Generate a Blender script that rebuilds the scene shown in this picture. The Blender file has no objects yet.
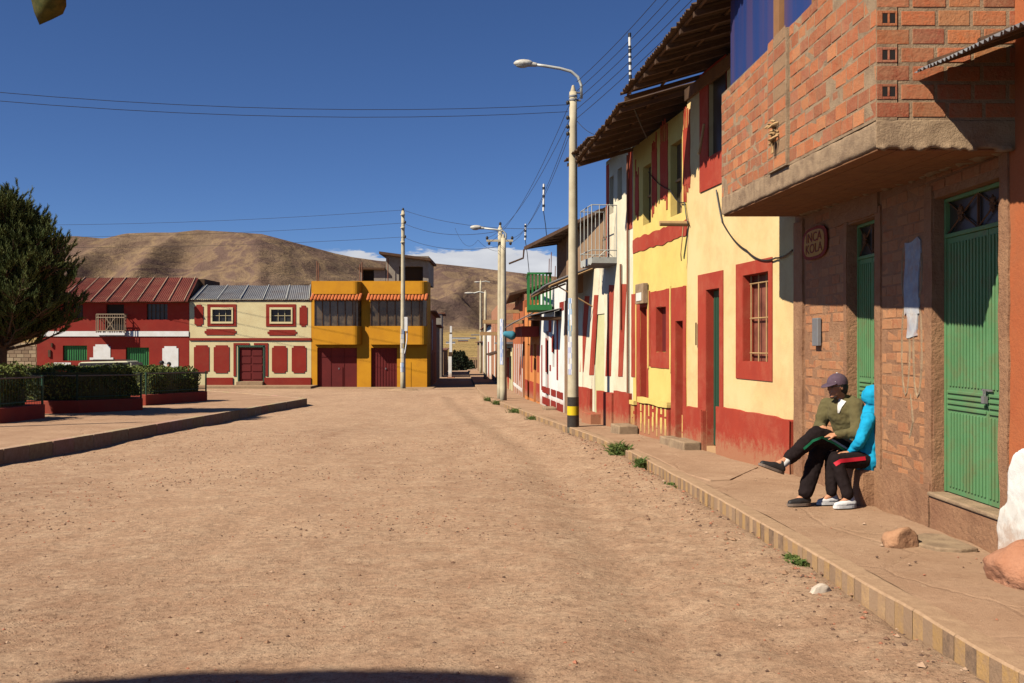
import bpy, bmesh, math, random
from mathutils import Vector, Matrix, noise
random.seed(7)
R = random.Random(11)
sc = bpy.context.scene
col = sc.collection
PI = math.pi
F0, CX, HY, EYE = 1000.0, 512.0, 344.0, 1.6     # focal length in pixels, picture centre, horizon row, eye height
SL = 0.017                                       # the street falls away at this slope

def pt(px, py, Y):
    return Vector(((px-CX)/F0*Y, Y, EYE-(py-HY)/F0*Y))
def gz(Y): return -SL*Y
def walk(Y): return gz(Y)+0.17
def srgb(r, g, b):
    f = lambda c: (c/255/12.92 if c/255 <= .04045 else ((c/255+.055)/1.055)**2.4)
    return (f(r), f(g), f(b))

# ---------------------------------------------------------------- materials
def newmat(name):
    m = bpy.data.materials.new(name); m.use_nodes = True
    nt = m.node_tree; b = nt.nodes['Principled BSDF']
    return m, nt, b
def N(nt, t, **k):
    n = nt.nodes.new(t)
    for a, v in k.items():
        if a in n.inputs: n.inputs[a].default_value = v
        else: setattr(n, a, v)
    return n
def ramp(nt, fac, stops):
    r = nt.nodes.new('ShaderNodeValToRGB')
    e = r.color_ramp.elements
    while len(e) < len(stops): e.new(0.5)
    for i, (p, c) in enumerate(stops):
        e[i].position = p; e[i].color = (c, c, c, 1) if not isinstance(c, tuple) else (*c, 1)
    nt.links.new(fac, r.inputs[0]); return r.outputs[0]
def mixc(nt, fac, a, b, mode='MIX'):
    n = nt.nodes.new('ShaderNodeMix'); n.data_type = 'RGBA'; n.blend_type = mode
    for s, v in ((0, fac), (6, a), (7, b)):
        if hasattr(v, 'is_output') or isinstance(v, bpy.types.NodeSocket): nt.links.new(v, n.inputs[s])
        elif isinstance(v, (int, float)): n.inputs[s].default_value = v
        else: n.inputs[s].default_value = (*v, 1)
    return n.outputs[2]
def noise_n(nt, vec, scale, detail=5, rough=.6, dist=0):
    n = N(nt, 'ShaderNodeTexNoise'); n.inputs['Scale'].default_value = scale
    n.inputs['Detail'].default_value = detail; n.inputs['Roughness'].default_value = rough
    n.inputs['Distortion'].default_value = dist
    nt.links.new(vec, n.inputs['Vector']); return n.outputs['Fac']
def bump(nt, b, h, strength, dist=.01, prev=None):
    n = N(nt, 'ShaderNodeBump'); n.inputs['Strength'].default_value = strength; n.inputs['Distance'].default_value = dist
    nt.links.new(h, n.inputs['Height'])
    if prev is not None: nt.links.new(prev, n.inputs['Normal'])
    nt.links.new(n.outputs[0], b.inputs['Normal']); return n.outputs[0]

def M(name, c, c2=None, scale=3, rough=.85, bmp=.3, bscale=60, bdist=.01, dirt=None, dirtscale=1.2, dirtamt=.55, metal=0, spec=.3, streak=False, splash=0):
    m, nt, b = newmat(name)
    tc = N(nt, 'ShaderNodeTexCoord').outputs['Object']
    c2 = c2 or tuple(x*.82 for x in c)
    f = ramp(nt, noise_n(nt, tc, scale, 6, .65), [(.35, 0.0), (.68, 1.0)])
    out = mixc(nt, f, c, c2)
    if dirt:
        vec = tc
        if streak:
            mp = N(nt, 'ShaderNodeMapping'); mp.inputs['Scale'].default_value = (1, 1, .12)
            nt.links.new(tc, mp.inputs[0]); vec = mp.outputs[0]
        d = ramp(nt, noise_n(nt, vec, dirtscale*(4 if streak else 1), 9, .72, .3), [(.47, 0.0), (.72, dirtamt)])
        out = mixc(nt, d, out, dirt)
    if splash:   # mud splashed up from the pavement, ragged upper limit
        sp = N(nt, 'ShaderNodeSeparateXYZ'); gp = N(nt, 'ShaderNodeNewGeometry').outputs['Position']; nt.links.new(gp, sp.inputs[0])
        a_ = N(nt, 'ShaderNodeMath', operation='MULTIPLY_ADD'); nt.links.new(sp.outputs[1], a_.inputs[0]); a_.inputs[1].default_value = SL; nt.links.new(sp.outputs[2], a_.inputs[2])
        h_ = N(nt, 'ShaderNodeMapRange'); h_.inputs[1].default_value = .12; h_.inputs[2].default_value = .75; h_.inputs[3].default_value = .62; h_.inputs[4].default_value = 0; nt.links.new(a_.outputs[0], h_.inputs[0])
        n_ = N(nt, 'ShaderNodeMath', operation='ADD'); nt.links.new(h_.outputs[0], n_.inputs[0]); nt.links.new(noise_n(nt, gp, 7, 9, .8, .3), n_.inputs[1])
        out = mixc(nt, ramp(nt, n_.outputs[0], [(.72, 0.0), (.95, splash)]), out, srgb(172, 126, 92))
    nt.links.new(out, b.inputs['Base Color'])
    b.inputs['Roughness'].default_value = rough; b.inputs['Metallic'].default_value = metal
    b.inputs['Specular IOR Level'].default_value = spec
    if bmp:
        bump(nt, b, noise_n(nt, tc, bscale, 5, .7), bmp, bdist)
    return m
def flat(name, c, rough=.6, metal=0, spec=.4):
    return M(name, c, tuple(x*.88 for x in c), 12, rough, 0, metal=metal, spec=spec)

DUST = srgb(150, 118, 90)
m_yel = M('plaster_yellow', srgb(230, 200, 144), srgb(224, 190, 130), 1.5, .9, .35, 45, .012, dirt=srgb(190, 146, 100), dirtscale=1.3, dirtamt=.5, splash=.7)
m_yel2 = M('plaster_bright_yellow', srgb(230, 202, 116), srgb(222, 190, 104), 1.5, .9, .35, 45, .012, dirt=srgb(190, 152, 96), dirtscale=1.3, dirtamt=.4, splash=.7)
m_cream = M('plaster_cream', srgb(234, 224, 196), srgb(224, 210, 178), 1.5, .9, .3, 40, .012, dirt=srgb(180, 152, 120), dirtscale=1.2, dirtamt=.4)
m_cream2 = M('paint_cream_far', srgb(226, 210, 160), srgb(218, 200, 150), .6, .9, .2, 20, .01, dirt=srgb(180, 150, 110), dirtamt=.3)
m_red = M('paint_brick_red', srgb(166, 62, 42), srgb(152, 54, 38), 1.6, .8, .35, 40, .012, dirt=srgb(176, 98, 72), dirtscale=2.2, dirtamt=.6, splash=.75)
m_red2 = M('paint_dark_red', srgb(138, 38, 24), srgb(124, 32, 22), .8, .8, .2, 20, .01, dirt=srgb(140, 70, 50), dirtamt=.35)
m_maroon = M('paint_maroon', srgb(98, 28, 26), srgb(84, 22, 22), 1.2, .75, .2, 30, .01)
m_orange = M('paint_orange', srgb(182, 104, 62), srgb(166, 88, 52), 1.4, .9, .4, 30, .015, dirt=srgb(150, 98, 66), dirtamt=.6, splash=.7)
m_orange2 = M('paint_light_orange', srgb(214, 138, 76), srgb(198, 120, 64), 1, .9, .3, 30, .01, dirt=srgb(165, 110, 70), dirtamt=.4)
m_white = M('paint_white', srgb(236, 233, 226), srgb(226, 222, 212), 2, .85, .3, 30, .01, dirt=srgb(190, 170, 145), dirtamt=.35, splash=.6)
m_ochre = M('paint_ochre', srgb(216, 150, 28), srgb(204, 138, 24), 1, .8, .15, 25, .01, dirt=srgb(160, 104, 40), dirtamt=.3)
m_adobe = M('adobe_plaster', srgb(164, 124, 92), srgb(142, 102, 76), 2.2, .95, .8, 22, .025, dirt=srgb(118, 84, 62), dirtscale=3, dirtamt=.8)
m_tan = M('tan_render', srgb(158, 128, 98), srgb(140, 112, 86), 1.4, .95, .4, 25, .015, dirt=srgb(108, 86, 68), dirtamt=.6)
m_conc = M('rough_concrete', srgb(168, 142, 112), srgb(146, 122, 96), 5, .95, .9, 55, .012, dirt=srgb(112, 92, 74), dirtscale=5, dirtamt=.7)
m_concg = M('grey_concrete', srgb(150, 140, 126), srgb(132, 122, 110), 3, .9, .5, 50, .01, dirt=srgb(100, 92, 82), dirtamt=.6)
m_pole = M('pole_concrete', srgb(200, 188, 158), srgb(182, 168, 138), 3, .85, .4, 60, .004, dirt=srgb(148, 134, 112), dirtamt=.5)
m_soffit = M('board_soffit', srgb(140, 98, 64), srgb(108, 72, 48), 5, .95, .5, 30, .01, dirt=srgb(80, 56, 40), dirtscale=3, dirtamt=.6)
m_wood = M('weathered_wood', srgb(84, 62, 44), srgb(62, 46, 34), 6, .85, .4, 60, .005)
m_paleW = M('pale_wood', srgb(186, 150, 104), srgb(160, 126, 84), 6, .8, .3, 60, .005)
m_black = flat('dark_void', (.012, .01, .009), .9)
m_rubber = flat('black_insulator', (.02, .018, .018), .5)
m_glassd = M('dark_glass', (.03, .03, .03), (.015, .015, .016), 1.2, .3, 0, spec=.4)
m_glassc = M('curtained_glass', (.13, .09, .05), (.025, .02, .018), 2.2, .18, 0, spec=.6)
m_metal = M('white_painted_metal', srgb(200, 200, 190), srgb(180, 178, 166), 8, .5, .1, 60, .003, metal=.2)
m_lamp = M('lamp_housing', srgb(205, 200, 186), srgb(180, 172, 158), 20, .5, .1, 60, .003, dirt=srgb(120, 110, 90), dirtscale=20, dirtamt=.5)
m_lglass = M('lamp_glass', srgb(190, 186, 170), None, 6, .2, 0, spec=.6)
m_zinc = M('zinc_sheet', srgb(140, 140, 140), srgb(118, 118, 120), 1.4, .55, .2, 20, .01, metal=.3, dirt=srgb(120, 96, 76), dirtamt=.45)
m_rustd = M('dark_sheet', srgb(92, 72, 54), srgb(70, 54, 42), 2, .8, .2, 12, .01)
m_rust = M('rusty_sheet', srgb(128, 84, 62), srgb(110, 66, 50), .9, .7, .2, 12, .01, dirt=srgb(150, 122, 98), dirtscale=.5, dirtamt=.6)
m_rusty = M('red_sheet', srgb(124, 62, 50), srgb(104, 50, 42), 1.2, .7, .2, 12, .01, dirt=srgb(138, 96, 76), dirtscale=.7, dirtamt=.6)
m_seam = flat('pale_seam', srgb(170, 140, 112), .7)
m_tile = M('clay_tile', srgb(196, 112, 62), srgb(170, 88, 48), 8, .85, .3, 40, .01)
m_green = M('green_door_paint', srgb(98, 142, 96), srgb(86, 130, 86), 2, .5, .2, 60, .004, dirt=srgb(116, 112, 76), dirtscale=5, dirtamt=.7)
m_greenp = M('pale_green_paint', srgb(212, 208, 156), srgb(200, 192, 140), 2, .8, .15, 40, .004)
m_dgreen = M('far_green_paint', srgb(48, 120, 62), srgb(38, 100, 52), 2, .6, .1, 40, .004)
m_fence = flat('fence_green', srgb(34, 70, 52), .6)
m_rail = flat('rail_tan', srgb(150, 130, 104), .7)
m_plred = M('planter_red', srgb(150, 62, 46), srgb(132, 52, 40), 1.5, .9, .3, 30, .01, dirt=srgb(120, 72, 56), dirtamt=.6)
m_skin = M('skin', srgb(192, 138, 104), srgb(178, 122, 90), 12, .55, .1, 200, .001)
m_olive = M('olive_knit', srgb(98, 90, 58), srgb(86, 78, 50), 14, .95, .5, 260, .003)
m_cyan = M('cyan_fleece', srgb(18, 156, 196), srgb(14, 140, 182), 14, .9, .4, 220, .003)
m_track = M('black_track_fabric', (.013, .009, .009), (.019, .013, .013), 14, .9, .3, 160, .003, spec=.08)
m_cap = M('plum_cap', srgb(92, 74, 86), srgb(80, 64, 76), 30, .9, .4, 300, .002)
m_hair = flat('black_hair', (.012, .009, .008), .7)
m_shoe = flat('black_shoe', (.018, .017, .018), .6)
m_sole = flat('shoe_sole', srgb(120, 104, 92), .8)
m_wshoe = flat('white_shoe', srgb(228, 224, 220), .6)
m_tee = flat('white_tee', srgb(222, 216, 208), .9)
m_sgreen = flat('stripe_green', srgb(20, 120, 84), .7)
m_sred = flat('stripe_red', srgb(190, 24, 44), .7)
m_rock = M('ochre_rock', srgb(182, 138, 104), srgb(156, 112, 82), 5, .95, .9, 25, .02, dirt=srgb(190, 150, 112), dirtscale=6, dirtamt=.6)
m_clay = M('red_clay', srgb(184, 132, 102), srgb(164, 112, 84), 5, .95, .9, 18, .03, dirt=srgb(178, 122, 88), dirtscale=5, dirtamt=.5)
m_kerbc = M('kerb_concrete', srgb(170, 142, 110), srgb(150, 122, 94), 6, .95, .7, 50, .01, dirt=srgb(124, 98, 76), dirtscale=4, dirtamt=.6)
m_blueframe, _nt, _b = newmat('blue_glass')
_tc = N(_nt, 'ShaderNodeTexCoord').outputs['Object']; _mp = N(_nt, 'ShaderNodeMapping'); _mp.inputs['Scale'].default_value = (1, 1, .05); _nt.links.new(_tc, _mp.inputs[0])
_nt.links.new(mixc(_nt, ramp(_nt, noise_n(_nt, _mp.outputs[0], 3.2, 4, .6), [(.42, 0.0), (.58, 1.0)]), srgb(44, 62, 116), srgb(74, 66, 106)), _b.inputs['Base Color']); _b.inputs['Roughness'].default_value = .3
m_yelmark = flat('yellow_marking', srgb(226, 190, 24), .7)
m_blkmark = M('black_marking', srgb(42, 38, 36), srgb(60, 54, 48), 12, .8, .2, 60, .003)
m_leafdead = flat('dry_leaf', srgb(120, 96, 60), .8)
m_carp = flat('pale_car_paint', srgb(196, 192, 160), .35)

def veg(name, a, b2, sc_=1.5):
    m, nt, b = newmat(name)
    tc = N(nt, 'ShaderNodeTexCoord').outputs['Object']
    f = ramp(nt, noise_n(nt, tc, sc_, 4, .7), [(.38, 0.0), (.65, 1.0)])
    nt.links.new(mixc(nt, f, a, b2), b.inputs['Base Color'])
    b.inputs['Roughness'].default_value = .75; b.inputs['Specular IOR Level'].default_value = .2
    return m
m_pine = veg('pine_needles', (.04, .06, .016), (.10, .115, .03), 2.2)
m_hedge = veg('hedge_leaves', (.06, .09, .02), (.14, .155, .035), 2.5)
m_weed = veg('weed_leaves', (.06, .12, .025), (.16, .17, .05), 9)
m_bark = M('bark', srgb(92, 72, 54), srgb(70, 54, 42), 8, .95, .8, 20, .02)
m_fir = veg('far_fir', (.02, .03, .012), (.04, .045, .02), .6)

def mat_bricks(name, mortar, amt):
    m, nt, b = newmat(name)
    tc = N(nt, 'ShaderNodeTexCoord').outputs['Object']
    at = N(nt, 'ShaderNodeAttribute', attribute_name='Col').outputs['Color']
    v = mixc(nt, .5, at, mixc(nt, noise_n(nt, tc, 9, 6, .7), (.25, .25, .25), (1.1, 1.1, 1.1)), 'MULTIPLY')
    o = mixc(nt, ramp(nt, noise_n(nt, tc, 6, 10, .85, .6), [(.38, 0.15), (.60, amt)]), v, mortar)
    o = mixc(nt, ramp(nt, noise_n(nt, tc, 22, 6, .8), [(.5, 0.0), (.64, .5)]), o, tuple(q*.8 for q in mortar))
    nt.links.new(o, b.inputs['Base Color']); b.inputs['Roughness'].default_value = .95
    b.inputs['Specular IOR Level'].default_value = .15
    n1 = bump(nt, b, noise_n(nt, tc, 30, 6, .7), .8, .012)
    return m
m_brick = mat_bricks('fired_bricks', srgb(172, 132, 98), .62)
m_brick2 = mat_bricks('eroded_bricks', srgb(176, 130, 94), .97)

def mat_ground():
    m, nt, b = newmat('dirt_road')
    geo = N(nt, 'ShaderNodeNewGeometry').outputs['Position']
    mp = N(nt, 'ShaderNodeMapping'); mp.inputs['Scale'].default_value = (1, .45, 1); mp.inputs['Rotation'].default_value = (0, 0, .12)
    nt.links.new(geo, mp.inputs[0])
    big = ramp(nt, noise_n(nt, mp.outputs[0], .35, 6, .6, .4), [(.32, 0.0), (.7, 1.0)])
    c = mixc(nt, big, srgb(184, 150, 120), srgb(158, 125, 99))
    md = ramp(nt, noise_n(nt, geo, 3.2, 8, .75), [(.42, 0.0), (.68, .8)])
    c = mixc(nt, md, c, srgb(194, 165, 135))
    mp3 = N(nt, 'ShaderNodeMapping'); mp3.inputs['Scale'].default_value = (1.6, .16, 1); nt.links.new(geo, mp3.inputs[0])
    c = mixc(nt, ramp(nt, noise_n(nt, mp3.outputs[0], 1.1, 7, .7, .5), [(.47, 0.0), (.64, .18)]), c, srgb(152, 118, 92))
    fine = ramp(nt, noise_n(nt, geo, 17, 10, .92), [(.40, .42), (.49, 1.0), (.60, 1.35)])
    c = mixc(nt, .85, c, fine, 'MULTIPLY')
    vo = N(nt, 'ShaderNodeTexVoronoi'); vo.inputs['Scale'].default_value = 34; nt.links.new(geo, vo.inputs['Vector'])
    peb = ramp(nt, vo.outputs['Distance'], [(.0, 1.0), (.32, 0.0)])
    pm = ramp(nt, noise_n(nt, geo, 1.4, 4, .7), [(.4, 0.0), (.62, 1.0)])
    pk = mixc(nt, 1.0, peb, pm, 'MULTIPLY')
    c = mixc(nt, mixc(nt, 1.0, pk, (.35, .35, .35), 'MULTIPLY'), c, srgb(128, 100, 80))
    nt.links.new(c, b.inputs['Base Color']); b.inputs['Roughness'].default_value = .97
    b.inputs['Specular IOR Level'].default_value = .1
    n1 = bump(nt, b, noise_n(nt, geo, 5, 8, .75), .6, .04)
    n2 = bump(nt, b, noise_n(nt, geo, 55, 6, .8), .8, .016, n1)
    bump(nt, b, pk, .7, .02, n2)
    return m
m_ground = mat_ground()
def mat_walk():
    m, nt, b = newmat('worn_pavement')
    geo = N(nt, 'ShaderNodeNewGeometry').outputs['Position']
    c = mixc(nt, ramp(nt, noise_n(nt, geo, 1.1, 8, .7, .3), [(.35, 0.0), (.68, 1.0)]), srgb(180, 147, 118), srgb(158, 125, 98))
    c = mixc(nt, ramp(nt, noise_n(nt, geo, 14, 8, .8), [(.5, 0.0), (.75, .55)]), c, srgb(118, 90, 70))
    c = mixc(nt, ramp(nt, noise_n(nt, geo, 4, 5, .8), [(.62, 0.0), (.70, .7)]), c, srgb(196, 168, 136))
    nt.links.new(c, b.inputs['Base Color']); b.inputs['Roughness'].default_value = .95
    b.inputs['Specular IOR Level'].default_value = .12
    n1 = bump(nt, b, noise_n(nt, geo, 7, 8, .8), .6, .03)
    vo = N(nt, 'ShaderNodeTexVoronoi', feature='DISTANCE_TO_EDGE'); vo.inputs['Scale'].default_value = .8
    nz = noise_n(nt, geo, 3, 5, .7)
    nt.links.new(mixc(nt, .12, geo, nz), vo.inputs['Vector'])
    n2 = bump(nt, b, ramp(nt, vo.outputs['Distance'], [(.0, 0.0), (.018, 1.0)]), .5, .012, n1)
    bump(nt, b, noise_n(nt, geo, 60, 5, .8), .5, .008, n2)
    return m
m_walk = mat_walk()
def mat_col(name, rough=.9, wear=None, amt=.7, b_=.4):
    m, nt, b = newmat(name)
    tc = N(nt, 'ShaderNodeTexCoord').outputs['Object']
    at = N(nt, 'ShaderNodeAttribute', attribute_name='Col').outputs['Color']
    o = at
    if wear: o = mixc(nt, ramp(nt, noise_n(nt, tc, 9, 8, .8), [(.38, 0.1), (.60, amt)]), at, wear)
    nt.links.new(o, b.inputs['Base Color']); b.inputs['Roughness'].default_value = rough
    b.inputs['Specular IOR Level'].default_value = .2
    bump(nt, b, noise_n(nt, tc, 45, 6, .7), b_, .01)
    return m
m_kerbp = mat_col('painted_kerb', .95, srgb(158, 128, 100), .85, .7)
m_colany = mat_col('pebble_mix', .95, None, 0, .3)
m_poster = mat_col('torn_posters', .8, srgb(206, 200, 186), .35, .1)
def mat_hills():
    m, nt, b = newmat('dry_hills')
    geo = N(nt, 'ShaderNodeNewGeometry'); pos = geo.outputs['Position']
    sep = N(nt, 'ShaderNodeSeparateXYZ'); nt.links.new(pos, sep.inputs[0])
    mp = N(nt, 'ShaderNodeMapping'); mp.inputs['Scale'].default_value = (1, .5, 1.6); nt.links.new(pos, mp.inputs[0])
    a = ramp(nt, noise_n(nt, mp.outputs[0], .0022, 9, .66, .6), [(.40, 0.0), (.56, 1.0)])
    hill = mixc(nt, a, (.145, .095, .075), (.215, .148, .095))
    a2 = ramp(nt, noise_n(nt, mp.outputs[0], .009, 9, .72, .8), [(.45, 0.0), (.62, .6)])
    hill = mixc(nt, a2, hill, (.10, .062, .052))
    mp2 = N(nt, 'ShaderNodeMapping'); mp2.inputs['Scale'].default_value = (.3, 2.5, 1); nt.links.new(pos, mp2.inputs[0])
    f = ramp(nt, noise_n(nt, mp2.outputs[0], .012, 6, .6), [(.38, 0.0), (.62, 1.0)])
    ln = ramp(nt, noise_n(nt, mp.outputs[0], .0034, 5, .55, 1.4), [(.44, 0.0), (.49, .4), (.54, 0.0)])
    hill = mixc(nt, ln, hill, (.34, .235, .12))
    field = mixc(nt, f, (.46, .31, .12), (.27, .19, .085))
    zz = N(nt, 'ShaderNodeMapRange'); zz.inputs[1].default_value = 34; zz.inputs[2].default_value = 60
    nt.links.new(sep.outputs[2], zz.inputs[0])
    nt.links.new(mixc(nt, zz.outputs[0], field, hill), b.inputs['Base Color'])
    b.inputs['Roughness'].default_value = 1; b.inputs['Specular IOR Level'].default_value = 0
    bump(nt, b, noise_n(nt, mp.outputs[0], .006, 10, .7), .8, 40)
    return m
m_hill = mat_hills()

# ---------------------------------------------------------------- mesh helpers
class MB:
    def __init__(s): s.v = []; s.f = []; s.c = []; s.cc = None
    def add(s, vs, fs, c=None):
        n = len(s.v); s.v += [Vector(q) for q in vs]
        s.f += [tuple(i+n for i in f) for f in fs]; s.c += [c or s.cc]*len(fs)
    def box(s, x0, x1, y0, y1, z0, z1, c=None):
        s.hexa([(x0,y0,z0),(x1,y0,z0),(x1,y1,z0),(x0,y1,z0),(x0,y0,z1),(x1,y0,z1),(x1,y1,z1),(x0,y1,z1)], c)
    def hexa(s, p, c=None):
        s.add(p, [(0,3,2,1),(4,5,6,7),(0,1,5,4),(1,2,6,5),(2,3,7,6),(3,0,4,7)], c)
    def prism(s, poly, z0, z1, c=None):
        n = len(poly)
        zf0 = z0 if callable(z0) else (lambda x, y: z0); zf1 = z1 if callable(z1) else (lambda x, y: z1)
        vs = [(x, y, zf0(x, y)) for x, y in poly]+[(x, y, zf1(x, y)) for x, y in poly]
        s.add(vs, [tuple(range(n))[::-1], tuple(range(n, 2*n))]+[(i, (i+1) % n, n+(i+1) % n, n+i) for i in range(n)], c)
    def tube(s, path, r, n=8, c=None, cap=True):
        path = [Vector(p) for p in path]; k = len(path)
        rs = r if isinstance(r, (list, tuple)) else [r]*k
        vs = []; up = None
        for i, p in enumerate(path):
            t = (path[min(i+1, k-1)]-path[max(i-1, 0)])
            t = t.normalized() if t.length > 1e-9 else Vector((0, 0, 1))
            if up is None:
                up = Vector((0, 0, 1)) if abs(t.z) < .9 else Vector((1, 0, 0))
            a = t.cross(up).normalized(); b = a.cross(t).normalized(); up = b
            for j in range(n):
                w = 2*PI*j/n
                vs.append(p+(a*math.cos(w)+b*math.sin(w))*rs[i])
        fs = [(i*n+j, i*n+(j+1) % n, (i+1)*n+(j+1) % n, (i+1)*n+j) for i in range(k-1) for j in range(n)]
        if cap: fs += [tuple(range(n))[::-1], tuple(range((k-1)*n, k*n))]
        s.add(vs, fs, c)
    def ell(s, ctr, rad, nu=14, nv=9, rot=None, c=None):
        vs = []; ctr = Vector(ctr)
        for i in range(nv+1):
            th = PI*i/nv
            for j in range(nu):
                q = Vector((rad[0]*math.sin(th)*math.cos(2*PI*j/nu), rad[1]*math.sin(th)*math.sin(2*PI*j/nu), rad[2]*math.cos(th)))
                if rot: q = rot @ q
                vs.append(ctr+q)
        fs = [(i*nu+j, (i+1)*nu+j, (i+1)*nu+(j+1) % nu, i*nu+(j+1) % nu) for i in range(nv) for j in range(nu)]
        s.add(vs, fs, c)
    def cap(s, a, b, ra, rb, n=12, c=None):
        a = Vector(a); b = Vector(b); d = (b-a)
        L = d.length; t = d/L if L else Vector((0, 0, 1)); P = []; Rr = []
        for i in range(5):
            w = PI/2*i/4; P.append(a-t*ra*math.cos(w)); Rr.append(max(ra*math.sin(w), 1e-4))
        for i in range(5):
            w = PI/2*(1-i/4); P.append(b+t*rb*math.cos(w)); Rr.append(max(rb*math.sin(w), 1e-4))
        s.tube(P, Rr, n, c)

ORG = {}
SPLIT = {'void': 'opening', 'pillars': 'pillar', 'red_panels': 'red_panel', 'red_stripes': 'red_stripe', 'roof_beams': 'roof_beam', 'white_panels': 'white_panel', 'painted_bands': 'painted_band', 'rebars': 'rebar', 'rafters': 'rafter', 'red_trim': 'trim', 'render_strip': 'render_strip', 'red_paint': 'red_paint', 'brick_stubs': 'brick_stub', 'white_paint': 'white_stripe', 'wall_box': 'wall_box', 'downpipe': 'downpipe', 'roof_seams': 'roof_seam', 'black_bands': 'black_band', 'black_band': 'black_band', 'window_surround': 'window_surround'}
def islands(mb):
    par = list(range(len(mb.v)))
    def fd(i):
        while par[i] != i: par[i] = par[par[i]]; i = par[i]
        return i
    for f in mb.f:
        a = fd(f[0])
        for q in f[1:]: par[fd(q)] = a
    g = {}
    for f, c in zip(mb.f, mb.c): g.setdefault(fd(f[0]), []).append((f, c))
    out = []
    for fs in g.values():
        m = MB(); mp = {}
        for f, c in fs:
            for q in f:
                if q not in mp: mp[q] = len(m.v); m.v.append(mb.v[q])
            m.f.append(tuple(mp[q] for q in f)); m.c.append(c)
        out.append(m)
    return out
def obj(name, mb, mat, parent=None, **k):
    if parent is not None and name in SPLIT and name != 'window_surround':
        ls = islands(mb)
        if 1 < len(ls) <= 60:
            r = [obj1(SPLIT[name], m, mat, parent, **k) for m in ls]; return r[0]
    return obj1(name, mb, mat, parent, **k)
def obj1(name, mb, mat, parent=None, smooth=False, bev=0, kind=None, label=None, group=None, cat=None, orig=None):
    o_ = ORG.get(parent.name, Vector()) if parent else (Vector(orig) if orig is not None else None)
    if o_ is None:
        lo = Vector((min(v.x for v in mb.v), min(v.y for v in mb.v), min(v.z for v in mb.v)))
        hi = Vector((max(v.x for v in mb.v), max(v.y for v in mb.v), 0))
        o_ = Vector(((lo.x+hi.x)/2, (lo.y+hi.y)/2, lo.z))
        if kind == 'structure': o_ = Vector()
    me = bpy.data.meshes.new(name); me.from_pydata([v-o_ for v in mb.v], [], mb.f); me.update()
    if any(c is not None for c in mb.c):
        ca = me.color_attributes.new('Col', 'FLOAT_COLOR', 'CORNER'); i = 0
        buf = []
        for p, c in zip(me.polygons, mb.c):
            buf += [*(c or (.5, .5, .5)), 1]*len(p.vertices)
        ca.data.foreach_set('color', buf)
    if smooth:
        for p in me.polygons: p.use_smooth = True
    ms = mat if isinstance(mat, (list, tuple)) else [mat]
    for q in ms: me.materials.append(q)
    o = bpy.data.objects.new(name, me); col.objects.link(o)
    if parent: o.parent = parent
    else: o.location = o_
    ORG[o.name] = o_
    if bev:
        bm_ = o.modifiers.new('bevel', 'BEVEL'); bm_.width = bev; bm_.segments = 2; bm_.limit_method = 'ANGLE'
    if kind: o['kind'] = kind
    if label: o['label'] = label
    if cat: o['category'] = cat
    if group: o['group'] = group
    return o
def thing(name, label, cat, loc, group=None):
    o = bpy.data.objects.new(name, None); col.objects.link(o); o.location = loc
    o['label'] = label; o['category'] = cat
    if group: o['group'] = group
    o.empty_display_size = .3
    ORG[o.name] = Vector(loc); return o

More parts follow.
